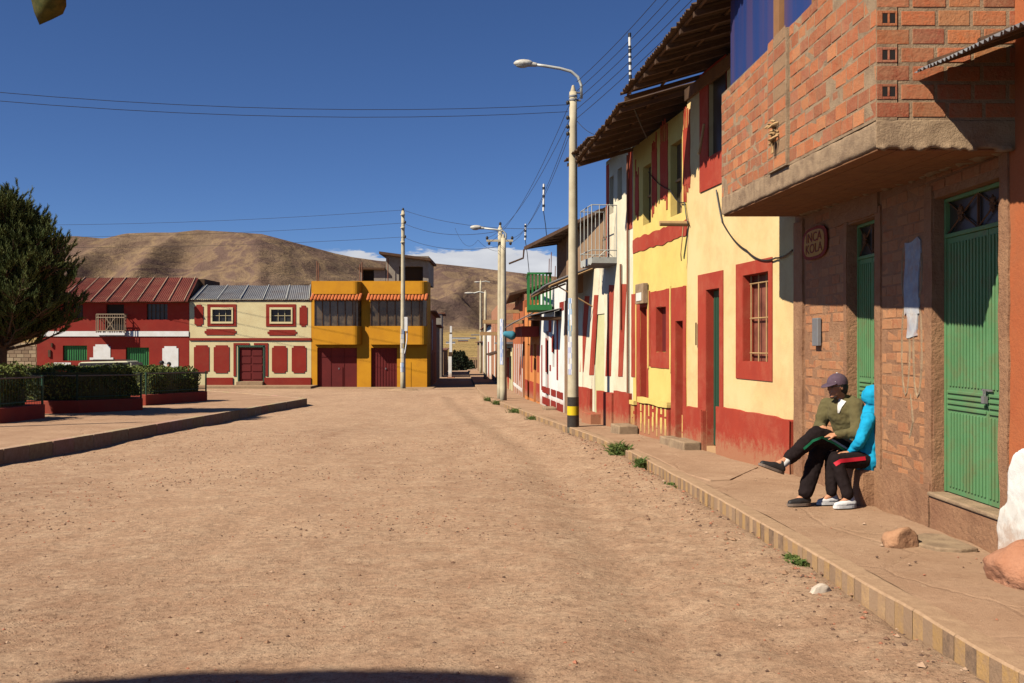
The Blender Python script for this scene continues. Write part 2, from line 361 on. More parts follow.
class Fac:
    """a wall plane: from plan point A to B, o = distance out towards the street"""
    def __init__(s, A, B, out=None):
        s.A = Vector(A); s.B = Vector(B); s.L = (s.B-s.A).length; s.d = (s.B-s.A)/s.L
        s.n = Vector((-s.d.y, s.d.x))
        if out is not None and s.n.dot(Vector(out)) < 0: s.n = -s.n
    def u(s, px):
        k = (px-CX)/F0     # A.x+u d.x = k (A.y+u d.y)
        return (k*s.A.y-s.A.x)/(s.d.x-k*s.d.y)
    def Y(s, px): return s.A.y+s.u(px)*s.d.y
    def z(s, px, py): return EYE-(py-HY)/F0*s.Y(px)
    def p(s, u, o, z):
        q = s.A+s.d*u+s.n*o; return Vector((q.x, q.y, z))
    def box(s, mb, u0, u1, o0, o1, z0, z1, c=None):
        if u0 > u1: u0, u1 = u1, u0
        mb.hexa([s.p(u0, o1, z0), s.p(u1, o1, z0), s.p(u1, o0, z0), s.p(u0, o0, z0),
                 s.p(u0, o1, z1), s.p(u1, o1, z1), s.p(u1, o0, z1), s.p(u0, o0, z1)], c)
    def hx(s, mb, u0, u1, o0, o1, za0, za1, zb0, zb1, c=None):   # z differs at the two ends
        mb.hexa([s.p(u0, o1, za0), s.p(u1, o1, zb0), s.p(u1, o0, zb0), s.p(u0, o0, za0),
                 s.p(u0, o1, za1), s.p(u1, o1, zb1), s.p(u1, o0, zb1), s.p(u0, o0, za1)], c)
    def wall(s, mb, u0, u1, z0, z1, holes=(), depth=.3, D=6, o=0, ends=True):
        us = sorted({u0, u1, *[h[0] for h in holes], *[h[1] for h in holes]}); zs = sorted({z0, z1, *[h[2] for h in holes], *[h[3] for h in holes]})
        us = [q for q in us if u0 <= q <= u1]; zs = [q for q in zs if z0 <= q <= z1]
        P = s.p
        for i in range(len(us)-1):
            for j in range(len(zs)-1):
                cu = (us[i]+us[i+1])/2; cz = (zs[j]+zs[j+1])/2
                if any(h[0] < cu < h[1] and h[2] < cz < h[3] for h in holes): continue
                mb.add([P(us[i], o, zs[j]), P(us[i+1], o, zs[j]), P(us[i+1], o, zs[j+1]), P(us[i], o, zs[j+1])], [(0, 1, 2, 3)])
        for h in holes:
            a, b, c, d = h[:4]; dd = h[4] if len(h) > 4 else depth
            for q in ([P(a,o,c),P(a,o,d),P(a,o-dd,d),P(a,o-dd,c)], [P(b,o,c),P(b,o,d),P(b,o-dd,d),P(b,o-dd,c)],
                      [P(a,o,d),P(b,o,d),P(b,o-dd,d),P(a,o-dd,d)], [P(a,o,c),P(b,o,c),P(b,o-dd,c),P(a,o-dd,c)],
                      [P(a,o-dd,c),P(b,o-dd,c),P(b,o-dd,d),P(a,o-dd,d)]):
                mb.add(q, [(0, 1, 2, 3)])
        if ends:
            for q in ([P(u0,o,z0),P(u0,o,z1),P(u0,-D,z1),P(u0,-D,z0)], [P(u1,o,z0),P(u1,o,z1),P(u1,-D,z1),P(u1,-D,z0)],
                      [P(u0,o,z1),P(u1,o,z1),P(u1,-D,z1),P(u0,-D,z1)], [P(u0,-D,z0),P(u1,-D,z0),P(u1,-D,z1),P(u0,-D,z1)]):
                mb.add(q, [(0, 1, 2, 3)])
    def poly(s, mb, pts, o0, o1, c=None):   # outline [(u,z)...] extruded from o0 to o1
        n = len(pts)
        vs = [s.p(u, o1, z) for u, z in pts]+[s.p(u, o0, z) for u, z in pts]
        mb.add(vs, [tuple(range(n)), tuple(range(n, 2*n))[::-1]]+[(i, (i+1) % n, n+(i+1) % n, n+i) for i in range(n)], c)
    def rough(s, mb, u0, u1, z0, z1, o1=.006, j=.012, step=.12, c=None, o0=0, drip=0):   # hand-painted patch with a wavy edge
        if u0 > u1: u0, u1 = u1, u0
        pts = []; sd = R.random()*50
        def w(t, k): return j*noise.noise(Vector((t*3.1, k*7+sd, 0)))*2
        nu = max(2, int((u1-u0)/step)); nz = max(2, int((z1-z0)/step))
        for i in range(nu): q = u0+(u1-u0)*i/nu; pts.append((q, z0+w(q, 1)-(drip*R.random() if drip else 0)))
        for i in range(nz): q = z0+(z1-z0)*i/nz; pts.append((u1+w(q, 2), q))
        for i in range(nu): q = u1-(u1-u0)*i/nu; pts.append((q, z1+w(q, 3)))
        for i in range(nz): q = z1-(z1-z0)*i/nz; pts.append((u0+w(q, 4), q))
        s.poly(mb, pts, o0, o1, c)

def brickwork(fc, mb, u0, u1, z0, z1, bl, bh, gap=.018, proud=.006, holes=(), cols=None, tilt=0, o=0, jit=.004, skip=.0, par=0):
    rows = int((z1-z0)/(bh+gap)+.5)
    for r in range(rows):
        za = z0+r*(bh+gap)+gap/2; u = u0+gap/2-((r+par) % 2)*bl*.5
        while u < u1-.03:
            a = max(u, u0+.004); L = bl*R.uniform(.93, 1.04); b = min(u+L, u1-.004); u += L+gap
            if b-a < .04 or R.random() < skip: continue
            zb = min(za+bh*R.uniform(.92, 1.04), z1-.003)
            if zb-za < .03: continue
            if any(b > h[0]-.01 and a < h[1]+.01 and zb > h[2]-.01 and za < h[3]+.01 for h in holes): continue
            c = R.choice(cols); k = R.uniform(.8, 1.12); c = tuple(q*k for q in c)
            ta = tilt*(a-u0); tb = tilt*(b-u0); pr = o+proud+R.uniform(-jit, jit)
            e = .003
            # brick with a slightly chamfered face
            P = fc.p; j = lambda: R.uniform(-.003, .003)
            back = [P(a, o-.02, za+ta), P(b, o-.02, za+tb), P(b, o-.02, zb+tb), P(a, o-.02, zb+ta)]
            mid = [P(a+j(), pr-e, za+ta+j()), P(b+j(), pr-e, za+tb+j()), P(b+j(), pr-e, zb+tb+j()), P(a+j(), pr-e, zb+ta+j())]
            fr = [P(a+e, pr+j(), za+ta+e), P(b-e, pr+j(), za+tb+e), P(b-e, pr+j(), zb+tb-e), P(a+e, pr+j(), zb+ta-e)]
            mb.add(back+mid+fr, [(8,9,10,11)]+[(i, (i+1) % 4, 4+(i+1) % 4, 4+i) for i in range(4)]+[(4+i, 4+(i+1) % 4, 8+(i+1) % 4, 8+i) for i in range(4)], c)

def corrugated(mb, P00, P10, P11, P01, waves, amp=.02, th=.004, seg=6, rows=6, jag=0.0):
    """P00-P10 is the eave; waves counted along it; sheet runs up to P01-P11"""
    P00, P10, P11, P01 = map(Vector, (P00, P10, P11, P01))
    n = waves*seg; nrm = (P10-P00).cross(P01-P00).normalized()
    if nrm.z < 0: nrm = -nrm
    vs = []
    for lay in (0, 1):
        for r in range(rows+1):
            t = r/rows
            for i in range(n+1):
                s_ = i/n; k = int(s_*waves)
                e = jag*noise.noise(Vector((k*1.7, 3, 1))) if r == 0 else 0
                tt = t+e
                q = (P00*(1-s_)+P10*s_)*(1-tt)+(P01*(1-s_)+P11*s_)*tt
                q = q+nrm*(amp*math.sin(2*PI*waves*s_)+amp*1.4*noise.noise(q*.9)-lay*th)
                vs.append(q)
    W = n+1; H = (rows+1)*W
    fs = [(r*W+i, r*W+i+1, (r+1)*W+i+1, (r+1)*W+i) for r in range(rows) for i in range(n)]
    fs += [(H+r*W+i, H+(r+1)*W+i, H+(r+1)*W+i+1, H+r*W+i+1) for r in range(rows) for i in range(n)]
    for i in range(n):
        fs.append((i, H+i, H+i+1, i+1)); a = rows*W+i; fs.append((a, a+1, H+a+1, H+a))
    for r in range(rows):
        a = r*W; fs.append((a, a+W, H+a+W, H+a)); a = r*W+n; fs.append((a, H+a, H+a+W, a+W))
    mb.add(vs, fs)

def remesh(name, mb, mat, parent=None, vox=.012, smooth=6, orig=None, disp=0, **k):
    o = obj(name, mb, mat, parent, orig=orig, **k)
    r = o.modifiers.new('r', 'REMESH'); r.mode = 'VOXEL'; r.voxel_size = vox; r.use_smooth_shade = True
    s = o.modifiers.new('s', 'SMOOTH'); s.factor = .5; s.iterations = smooth
    tmp = bpy.data.scenes.new('remesh_tmp'); tmp.collection.objects.link(o); po = o.parent; o.parent = None
    vl = tmp.view_layers[0]; col.objects.unlink(o); vl.update(); dg = vl.depsgraph
    me = bpy.data.meshes.new_from_object(o.evaluated_get(dg)); col.objects.link(o)
    tmp.collection.objects.unlink(o); bpy.data.scenes.remove(tmp); o.parent = po
    o.modifiers.clear(); old = o.data; o.data = me; bpy.data.meshes.remove(old)
    if not me.materials: me.materials.append(mat)
    if disp:
        nr = [n_.vector.copy() for n_ in me.vertex_normals]
        for v, vn in zip(me.vertices, nr):
            q = v.co*9; d = noise.noise(Vector((q.x, q.y, q.z*1.6)))+.9*abs(noise.noise(q*2.1+Vector((3, 0, 0))))*-1.4+.3
            v.co += vn*disp*d
    for p in me.polygons: p.use_smooth = True
    return o
# ================================================================ GROUND, ROAD, TERRAIN
KERB = [(2.55,1.0),(2.40,3.2),(2.33,4.77),(2.27,6.5),(2.22,8.29),(2.12,11.0),(1.97,14.0),(1.82,16.7),(1.60,19.2),(1.26,21.9),(.70,26.0),(.10,31.0),(-.45,35.5),(-.96,40.0),(-1.55,48.0),(-2.2,60),(-3.0,76),(-5.6,130),(-8.6,190)]
WALLP = [(3.62,-6.0),(3.62,7.35),(3.57,12.6),(2.96,16.9),(2.47,20.4),(1.80,25.3),(1.5,27.6),(.5,38.5),(0,49),(-1.9,87),(-4.4,136),(-7.2,190)]
def interp(P, Y, i=1, j=0):
    for a, b in zip(P, P[1:]):
        if a[i] <= Y <= b[i]: return a[j]+(b[j]-a[j])*(Y-a[i])/(b[i]-a[i])
    return P[0][j] if Y < P[0][i] else P[-1][j]
def kerbx(Y): return interp(KERB, Y)

def road_bump(x, y):
    v = Vector((x*.5, y*.3, 0))
    h = .035*noise.noise(v)+.014*noise.noise(Vector((x*1.7, y*1.1, 5)))
    if y < 45:
        h += .008*noise.noise(Vector((x*6, y*6, 2)))+.005*noise.noise(Vector((x*15, y*14, 3)))
        d = kerbx(y)-x                       # loose soil banked up near the kerb, a wheel rut beside it
        if 0 < d < 3:
            h += (.05*math.exp(-((d-.15)/.35)**2)-.035*math.exp(-((d-1.35)/.3)**2)+.02*math.exp(-((d-1.9)/.25)**2))
            h += 0
            h += .025*math.exp(-((d-.7)/.7)**2)*noise.noise(Vector((x*5, y*4, 9)))
    if y < 45:
        for c_, a_ in ((-2.9, .007), (-4.4, .007), (-.9, .008)):
            cx_ = c_+1.6+.03*y*(-1 if y > 20 else -.3)+.25*math.sin(y*.21)
            h -= a_*math.exp(-((x-cx_)/.16)**2)*(.6+.5*math.sin(y*.7+c_))
    return h
mb = MB()
ys = []; y = -14.0
while y < 330: ys.append(y); y += (.055 if 4.2 < y < 12 else .12 if 3 < y < 22 else .4 if -14 < y < 50 else 3)
xs = []; x = -90.0
while x < 60: xs.append(x); x += (.08 if -3.6 < x < 3 else .16 if -9 < x < 3.2 else .5 if -16 < x < 6 else 5)
for yy in ys:
    for xx in xs:
        k = 1 if -40 < xx < 20 else 0
        mb.v.append(Vector((xx, yy, gz(yy)+(road_bump(xx, yy) if yy < 60 and k else 0))))
W = len(xs)
mb.f = [(j*W+i, j*W+i+1, (j+1)*W+i+1, (j+1)*W+i) for j in range(len(ys)-1) for i in range(W-1)]; mb.c = [None]*len(mb.f)
obj('ground', mb, m_ground, kind='structure', smooth=True)

RIDGE = [(-600,250),(-300,246),(0,240),(75,236),(104,238.5),(125,233.5),(150,232.5),(175,232.5),(197,230),(225,231.5),(262,234),(300,244),(330,252),(352,257),(380,261),(432,263),(480,268),(520,273),(560,277),(620,272),(700,262),(900,250),(1300,246),(1900,250)]
def terrain(x, Y):
    px = CX+F0*x/max(Y, 1)
    ry = interp([(a, b) for a, b in RIDGE], px, 0, 1)
    w = min(1, max(0, (px-270)/190)); w = w*w*(3-2*w)
    Yr = 4300*(1-w)+6400*w
    H = EYE+(HY-ry)/F0*Yr
    if Y < 320: return gz(Y)-1.2
    base = -5.4+(30+5.4)*max(0, min(1, (Y-900)/1700))**1.5 if Y > 900 else -5.4-1.2*0
    Ys = 2500*(1-w)+2900*w
    t = (Y-Ys)/(Yr-Ys)
    if t <= 0: return base+(1.5*noise.noise(Vector((x*.004, Y*.004, 0))) if Y > 900 else 0)
    if t <= 1:
        sh = t*t*(3-2*t)*.75+.25*t
        sp = (1-abs(noise.noise(Vector((x*.0030+Y*.0004, Y*.0007, 3))))*3.2)*.8
        sp2 = noise.noise(Vector((x*.008, Y*.0028, 8)))+.5*noise.noise(Vector((x*.02, Y*.008, 2)))
        m = math.sin(PI*t)
        h = base+(H-base)*sh+m*(H*.15*sp+H*.055*sp2-.08*H)
        # never rise above the skyline
        return min(h, EYE+(HY-ry)/F0*Y) if t > .3 else h
    return H-(Y-Yr)*.25
mb = MB(); rows = []
Y = 300.0
while Y < 8200: rows.append(Y); Y += (25 if Y < 2400 else 42)
us = [-1.3+2.6*i/520 for i in range(521)]
for Y in rows:
    for u in us: mb.v.append(Vector((u*Y, Y, terrain(u*Y, Y))))
W = len(us)
mb.f = [(j*W+i, j*W+i+1, (j+1)*W+i+1, (j+1)*W+i) for j in range(len(rows)-1) for i in range(W-1)]; mb.c = [None]*len(mb.f)
obj('hills', mb, m_hill, kind='structure', smooth=True)

# right pavement with a real kerb
mb = MB(); kb = MB()
Ys = []; y = 1.0
while y < 190: Ys.append(y); y += (.1 if y < 24 else .5 if y < 60 else 4)
cols = 14
for y in Ys:
    xk = kerbx(y)+.02*noise.noise(Vector((0, y*1.3, 0))); xw = interp(WALLP, y)+.9
    step = 0 if y < 15.9 else -.02
    for i in range(cols+1):
        t = i/cols; x = xk+.16+(xw-xk-.16)*t
        z = walk(y)+.012*noise.noise(Vector((x*1.5, y*1.2, 4)))+.006*noise.noise(Vector((x*6, y*6, 4)))+step
        if t > .55 and 7.4 < y < 13: z += .02*noise.noise(Vector((x*3, y*3, 1)))
        mb.v.append(Vector((x, y, z)))
W = cols+1
mb.f = [(j*W+i, j*W+i+1, (j+1)*W+i+1, (j+1)*W+i) for j in range(len(Ys)-1) for i in range(W-1)]; mb.c = [None]*len(mb.f)
obj('pavement', mb, m_walk, kind='structure', smooth=True)
YEL, BLK, CON = srgb(184, 144, 86), srgb(106, 88, 74), srgb(184, 152, 120)
y = 1.0; i = 0
def kpt(y): return kerbx(y)+.02*noise.noise(Vector((0, y*1.3, 0)))
while y < 188:
    w = (.125+R.uniform(-.012, .012)) if y < 34 else 2.0
    y2 = y+w; x0, x1 = kpt(y), kpt(y2)
    jj = R.uniform(-.002, .002); e = .012
    st = 0 if y < 15.9 else -.02
    za, zb = walk(y)+.004+st+.006*noise.noise(Vector((1, y*2, 0))), walk(y2)+.004+st+.006*noise.noise(Vector((1, y2*2, 0)))
    c = (YEL if i % 2 else BLK) if y < 15 else (YEL if (i//3) % 2 else srgb(122, 100, 78)) if y < 34 else CON
    kk = R.uniform(.85, 1.1); fd_ = R.random()**2*.75; c = tuple((q*(1-fd_)+w_*fd_)*kk for q, w_ in zip(c, CON))
    ga, gb = gz(y)-.25, gz(y2)-.25
    kb.add([(x0+jj, y, ga), (x1+jj, y2, gb), (x1+jj, y2, zb-e), (x0+jj, y, za-e), (x0+jj+e, y, za), (x1+jj+e, y2, zb)], [(0, 1, 2, 3)], c); kb.add([(x1+jj, y2, zb-e), (x0+jj, y, za-e), (x0+jj+e, y, za), (x1+jj+e, y2, zb)], [(1, 0, 3, 2)], tuple(CON))
    kb.add([(x0+e+jj, y, za), (x1+e+jj, y2, zb), (x1+.17, y2, zb-.006), (x0+.17, y, za-.006)], [(0, 1, 2, 3)], tuple(CON))
    y = y2; i += 1
obj('kerb', kb, m_kerbp, kind='structure')

# plaza on the left
PL = [(-7.9,-6),(-7.85,15.4),(-7.7,19.2),(-7.6,27),(-7.45,36.2),(-7.75,36.9),(-9.4,39.5),(-14,46),(-60,50),(-60,-6)]
pz = lambda x, y: gz(y)+.235
mb = MB(); mb.prism(PL, lambda x, y: gz(y)-.3, pz); obj('plaza_pavement', mb, m_walk, kind='structure')
kb = MB()
for (a, b) in zip(PL[:8], PL[1:9]):
    A = Vector(a); B = Vector(b); L = (B-A).length; n = max(1, int(L/.75)); d = (B-A)/L; nn = Vector((d.y, -d.x))
    for k in range(n):
        p = A+(B-A)*(k/n); q = A+(B-A)*((k+1)/n)-d*.012; c = tuple(v*R.uniform(.75, 1.1) for v in srgb(196, 168, 138))
        o = .03+R.uniform(-.008, .008)
        P = [p+nn*o, q+nn*o, q-nn*.15, p-nn*.15]
        kb.add([(v.x, v.y, gz(v.y)-.3) for v in P]+[(v.x, v.y, pz(0, v.y)+.012) for v in P], [(0,3,2,1),(4,5,6,7),(0,1,5,4),(1,2,6,5),(2,3,7,6),(3,0,4,7)], c)
obj('plaza_kerb', kb, m_kerbp, kind='structure', bev=.01)
# pavement before the far houses
mb = MB(); mb.prism([(-32,57.6),(-11.6,57.6),(-11.6,61),(-32,61)], -2.2, lambda x, y: -.84); obj('far_pavement', mb, m_kerbc, kind='structure')
mb = MB(); mb.prism([(-11.6,57.9),(-4.6,57.9),(-4.6,61),(-11.6,61)], -2.2, lambda x, y: -.965); obj('far_pavement', mb, m_kerbc, kind='structure')

# pebbles
mb = MB(); cs = [srgb(150,118,92), srgb(120,92,74), srgb(176,146,120), srgb(96,76,64), srgb(168,112,86)]
def pebble(mb, x, y, z, r, c):
    vs = []
    for (a, b, h) in ((0,0,-.5),(1,0,0),(.3,.95,.05),(-.8,.6,0),(-.8,-.6,.05),(.3,-.95,0),(.1,.1,.65)):
        vs.append((x+a*r*R.uniform(.7,1.2), y+b*r*R.uniform(.7,1.2), z+h*r*R.uniform(.8,1.2)+r*.15))
    mb.add(vs, [(0,2,1),(0,3,2),(0,4,3),(0,5,4),(0,1,5),(6,1,2),(6,2,3),(6,3,4),(6,4,5),(6,5,1)], c)
for i in range(9000):
    y = 3.6+16*R.random()**1.7; x = R.uniform(-.56*y-.5, min(kerbx(y)-.03, .56*y))
    if noise.noise(Vector((x*.6, y*.4, 7))) < R.uniform(-.5, .25): continue
    r = min(.022, .0035*math.exp(R.gauss(.25, .55)))
    pebble(mb, x, y, gz(y)+road_bump(x, y), r, R.choice(cs))
for i in range(6000):
    y = 9+14*R.random(); x = R.uniform(-.54*y, kerbx(y)-.1)
    if noise.noise(Vector((x*.5, y*.4, 17))) < R.uniform(-.3, .3): continue
    pebble(mb, x, y, gz(y)+road_bump(x, y), R.uniform(.007, .017), R.choice(cs))
for i in range(1500):
    y = 4+18*R.random(); x = kerbx(y)-abs(R.gauss(.05, .35))
    pebble(mb, x, y, gz(y)+road_bump(x, y), min(.035, .006*math.exp(R.gauss(.2, .6))), R.choice(cs))
for i in range(260):
    y = 4.5+14*R.random(); xa = kerbx(y)+.2; x = R.uniform(xa, interp(WALLP, y)-.02)
    pebble(mb, x, y, walk(y)+.002, min(.02, .004*math.exp(R.gauss(.2, .6))), R.choice(cs))
obj('gravel', mb, m_colany, kind='stuff', label='loose gravel and pebbles scattered over the dirt road')

# ================================================================ RIGHT ROW
def leafbox(fc, u0, u1, z0, z1, o0, o1, name, mat, parent, bev=0, **k):
    mb = MB(); fc.box(mb, u0, u1, o0, o1, z0, z1); return obj(name, mb, mat, parent, bev=bev, **k)

# ---- R1 : brick house with the heavy brick balcony
F1 = Fac((3.62, 7.35), (3.57, 12.6), (-1, 0))
r1 = thing('brick_house', 'unplastered brick house with green doors and heavy brick balcony, behind the two seated people', 'house', (3.6, 10, 0))
d1 = (F1.u(876), F1.u(848), .36, 2.87); d2 = (.06, F1.u(934), .17, 2.84)
d1 = (min(d1[:2]), max(d1[:2]), .36, 2.87); d2 = (min(d2[:2]), max(d2[:2]), .335, 2.84)
mb = MB(); F1.wall(mb, 0, F1.L, -1, 3.3, [(*d1, .14), (*d2, .13)], D=7)
F1.wall(mb, 0, F1.L, 3.3, 6.9, [(.6, 1.6, 3.3, 5.4, .1)], D=7)
obj('wall', mb, m_adobe, r1)
cb = [srgb(200,134,92), srgb(190,120,80), srgb(182,112,78), srgb(204,144,102), srgb(176,104,72)]
bk = MB()
def zb1(u): return walk(F1.A.y+u*F1.d.y)
brickwork(F1, bk, d2[1]+.17, d1[0]-.16, .25, 3.0, .235, .090, .016, .0015, cols=cb, jit=.003, skip=.03)
brickwork(F1, bk, d1[1]+.12, F1.L-.42, .25, 3.1, .235, .090, .016, .0015, cols=cb, jit=.003, skip=.03)
brickwork(F1, bk, d2[0], d2[1]+.16, 2.9, 3.1, .3, .08, .02, .006, cols=cb)
obj('brick_facing', bk, m_brick2, r1)
mb = MB()
F1.rough(mb, d2[1]+.005, d2[1]+.155, -.05, 2.95, .02, .012)          # rendered jambs and column
F1.rough(mb, d1[0]-.15, d1[0]-.005, .0, 2.95, .018, .01)
F1.rough(mb, d1[1]+.005, d1[1]+.10, .2, 2.95, .016, .008)
F1.rough(mb, F1.L-.38, F1.L-.02, -.2, 3.12, .03, .012)
F1.rough(mb, d1[0]-.1, d1[1]+.4, 2.89, 3.13, .024, .012)
F1.rough(mb, d2[1]+.02, d1[0], -.2, .40, .03, .03, .06)
obj('render_strip', mb, m_adobe, r1)
mb = MB(); F1.box(mb, d2[0]-.05, d2[1]+.06, 0, .03, -.2, .30); obj('threshold_base', mb, m_adobe, r1, bev=.01); mb = MB(); F1.box(mb, d2[0]-.05, d2[1]+.03, -.13, .05, .30, .337)
obj('door_sill', mb, m_conc, r1, bev=.012)
mb = MB(); F1.box(mb, d1[0]-.03, d1[1]+.12, -.13, .17, -.2, .36)
obj('door_sill', mb, m_adobe, r1, bev=.03)

def metal_door(fc, u0, u1, z0, z1, zt, o, parent, flowers, pitch=.055, lock=True, split=.5):
    """green pressed-metal double door below a grilled transom"""
    um = u0+(u1-u0)*split
    for (a, b) in ((u0+.03, um-.006), (um+.006, u1-.03)):
        d = MB(); fc.box(d, a, b, o, o+.02, z0+.01, zt-.03)
        zm = z0+(zt-z0)*.36
        for (s0, s1) in ((z0+.06, zm-.10), (zm+.12, zt-.08)):
            u = a+.03
            while u < b-.03:
                fc.box(d, u, min(u+pitch*.45, b-.02), o+.02, o+.032, s0, s1); u += pitch
        for k in range(4): fc.box(d, a+.02, b-.02, o+.02, o+.034, zm-.075+k*.045, zm-.05+k*.045)
        obj('door', d, m_green, parent, bev=.004)
    f = MB()
    fc.box(f, u0+.002, u0+.028, o-.01, o+.035, z0+.01, z1-.004); fc.box(f, u1-.028, u1-.002, o-.01, o+.035, z0+.01, z1-.004)
    fc.box(f, u0+.03, u1-.03, o-.01, o+.04, zt-.028, zt+.005); fc.box(f, u0+.03, u1-.03, o-.01, o+.035, z1-.035, z1-.004)
    fr = obj('door_frame', f, m_green, parent, bev=.003)
    t = MB(); fc.box(t, u0+.03, u1-.03, o-.012, o-.004, zt+.006, z1-.036); obj('transom_pane', t, m_glassd, parent)
    g = MB(); n = flowers; wd = (u1-u0-.06)/n
    for k in range(n):
        a = u0+.03+k*wd; b = a+wd; c = (a+b)/2; zc = (zt+z1)/2
        g.tube([fc.p(a, o+.012, zt), fc.p(b, o+.012, z1-.03)], .007, 5); g.tube([fc.p(a, o+.018, z1-.03), fc.p(b, o+.018, zt)], .007, 5)
        fc.box(g, a-.006, a+.006, o, o+.02, zt, z1-.03)
        for w in range(8):
            ww = w*PI/4; q0 = fc.p(c, o+.02, zc); q1 = fc.p(c+.05*math.cos(ww), o+.03, zc+.07*math.sin(ww))
            g.tube([q0, q0.lerp(q1, .6), q1], [.006, .018, .006], 5)
    obj('transom_grille', g, m_wood, parent)
    if lock:
        l = MB(); zl = z0+(zt-z0)*.40
        fc.box(l, um-.1, um+.06, o+.035, o+.045, zl+.02, zl+.035); fc.box(l, um-.028, um+.018, o+.04, o+.07, zl-.075, zl-.02)
        l.tube([fc.p(um-.02, o+.055, zl-.02), fc.p(um-.018, o+.055, zl+.03), fc.p(um+.008, o+.055, zl+.03), fc.p(um+.01, o+.055, zl-.02)], .005, 6)
        obj('padlock', l, m_zinc, parent)
metal_door(F1, d2[0], d2[1], d2[2], d2[3], F1.z(948, 232), -.12, r1, 2, split=.34)
metal_door(F1, d1[0], d1[1], d1[2], d1[3], F1.z(851, 257), -.13, r1, 2, lock=False)

# balcony: slab, parapet of real bricks, glazed upper part
FB = Fac((2.6, 7.14), (2.62, 12.5), (-1, 0)); T = .038
sb = MB(); FB.hx(sb, 0, FB.L, -1.1, 0, 3.0, 3.2, 3.0+T*FB.L, 3.2+T*FB.L+.03)
sf = MB()
k = 0; y = 0
while k < 7:
    FB.hx(sf, .03, FB.L-.03, -(.02+.14*k)-.135, -(.02+.14*k), 2.985+R.uniform(0, .006), 2.998, 2.985+T*FB.L, 2.998+T*FB.L); k += 1
obj('balcony_soffit', sf, m_soffit, r1)
# ragged mortar lumps along the slab edge
lm = sb
for i in range(60):
    u = R.uniform(0, FB.L); q = FB.p(u, R.uniform(-.98, -.9), 3.0+T*u-.01); lm.ell(q, (R.uniform(.02, .06), R.uniform(.03, .07), R.uniform(.01, .03)), 6, 4)
for i in range(26):
    q = Vector((R.uniform(2.62, 3.55), 7.14+R.uniform(-.012, .02), 3.0+R.uniform(-.02, .012))); lm.ell(q, (R.uniform(.02, .05), .02, R.uniform(.008, .02)), 6, 4)
remesh('balcony_slab', sb, m_conc, r1, .02, 2, disp=.004)
up1 = FB.A.y; uP0, uP1 = 9.4-7.14, 10.1-7.14
pp = MB()
FB.hx(pp, 0, uP0, -.15, -.002, 3.2, 4.50, 3.2+T*uP0, 4.58)
FB.hx(pp, uP1, FB.L, -.15, -.002, 3.2+T*uP1, 4.60, 3.2+T*FB.L+.02, 4.72)
FB.hx(pp, uP0+.002, uP1-.002, -.22, .03, 3.2+T*uP0, 4.58, 3.2+T*uP1, 4.61)
# end walls
FE = Fac((2.6, 7.14), (3.62, 7.14), (0, -1)); FE2 = Fac((2.62, 12.5), (3.57, 12.5), (0, 1))
FE.box(pp, .16, 1.02, -.15, -.002, 3.2, 4.50)
FE2.box(pp, .16, .98, -.15, -.008, 3.42, 4.72)
obj('balcony_mortar', pp, m_conc, r1)
cbb = [srgb(206,108,64), srgb(194,98,60), srgb(212,120,74), srgb(160,78,56), srgb(216,132,84), srgb(178,98,74), srgb(186,92,58)]
bk = MB(); bh = .110
brickwork(FB, bk, 0, uP0, 3.215, 4.50, .235, bh+.004, .017, .0005, cols=cbb, tilt=T, jit=.0025, skip=.004)
brickwork(FB, bk, uP1, FB.L, 3.215+T*uP1, 4.60, .235, bh+.004, .017, .0005, cols=cbb, tilt=T, jit=.0025, skip=.004)
FB2 = Fac((2.6-.03, 7.14), (2.62-.03, 12.5), (-1, 0))
zz = 3.22+T*uP0; r = 0
while zz < 4.5:
    cc = (srgb(150,126,98) if r % 2 else R.choice(cbb)); P = FB2.p
    FB2.hx(bk, uP0+.03, uP0+.03+.42, .0, .003, zz, zz+.112, zz+.015, zz+.127, cc)
    FB2.hx(bk, uP0+.48, uP1-.03, .0, .003, zz+.015, zz+.122, zz+.02, zz+.127, R.choice(cbb)); zz += .132; r += 1
obj('parapet_bricks', bk, m_brick, r1)
bk = MB(); zz = 3.215; r = 0; hl = MB()
while zz < 4.45:
    odd = r % 2 == 1; u = 0.0
    w0 = .155 if odd else .235
    while u < 1.0:
        L = (w0 if u == 0 else .235*R.uniform(.95, 1.04)); b = min(u+L, 1.015)
        if b-u > .05:
            c = tuple(q*R.uniform(.8, 1.1) for q in R.choice(cbb))
            if u == 0 and odd:
                # hollow brick end with two openings
                FE.box(bk, .004, .045, -.02, .005, zz, zz+bh, c); FE.box(bk, .082, .098, -.02, .005, zz+.02, zz+bh-.02, c); FE.box(bk, .137, .151, -.02, .005, zz, zz+bh, c)
                FE.box(bk, .045, .137, -.02, .005, zz, zz+.02, c); FE.box(bk, .045, .137, -.02, .005, zz+bh-.02, zz+bh, c)
                FE.box(hl, .0455, .081, -.02, .0015, zz+.0205, zz+bh-.0205); FE.box(hl, .0985, .1365, -.02, .0015, zz+.0205, zz+bh-.0205)
            else: FE.box(bk, u+.004, b, -.02, R.uniform(.0, .004), zz+R.uniform(0, .006), zz+bh*R.uniform(.94, 1.02), c)
        u = b+.022
    zz += bh+.021; r += 1
obj('end_bricks', bk, m_brick, r1, bev=.004)
obj('brick_holes', hl, m_black, r1)
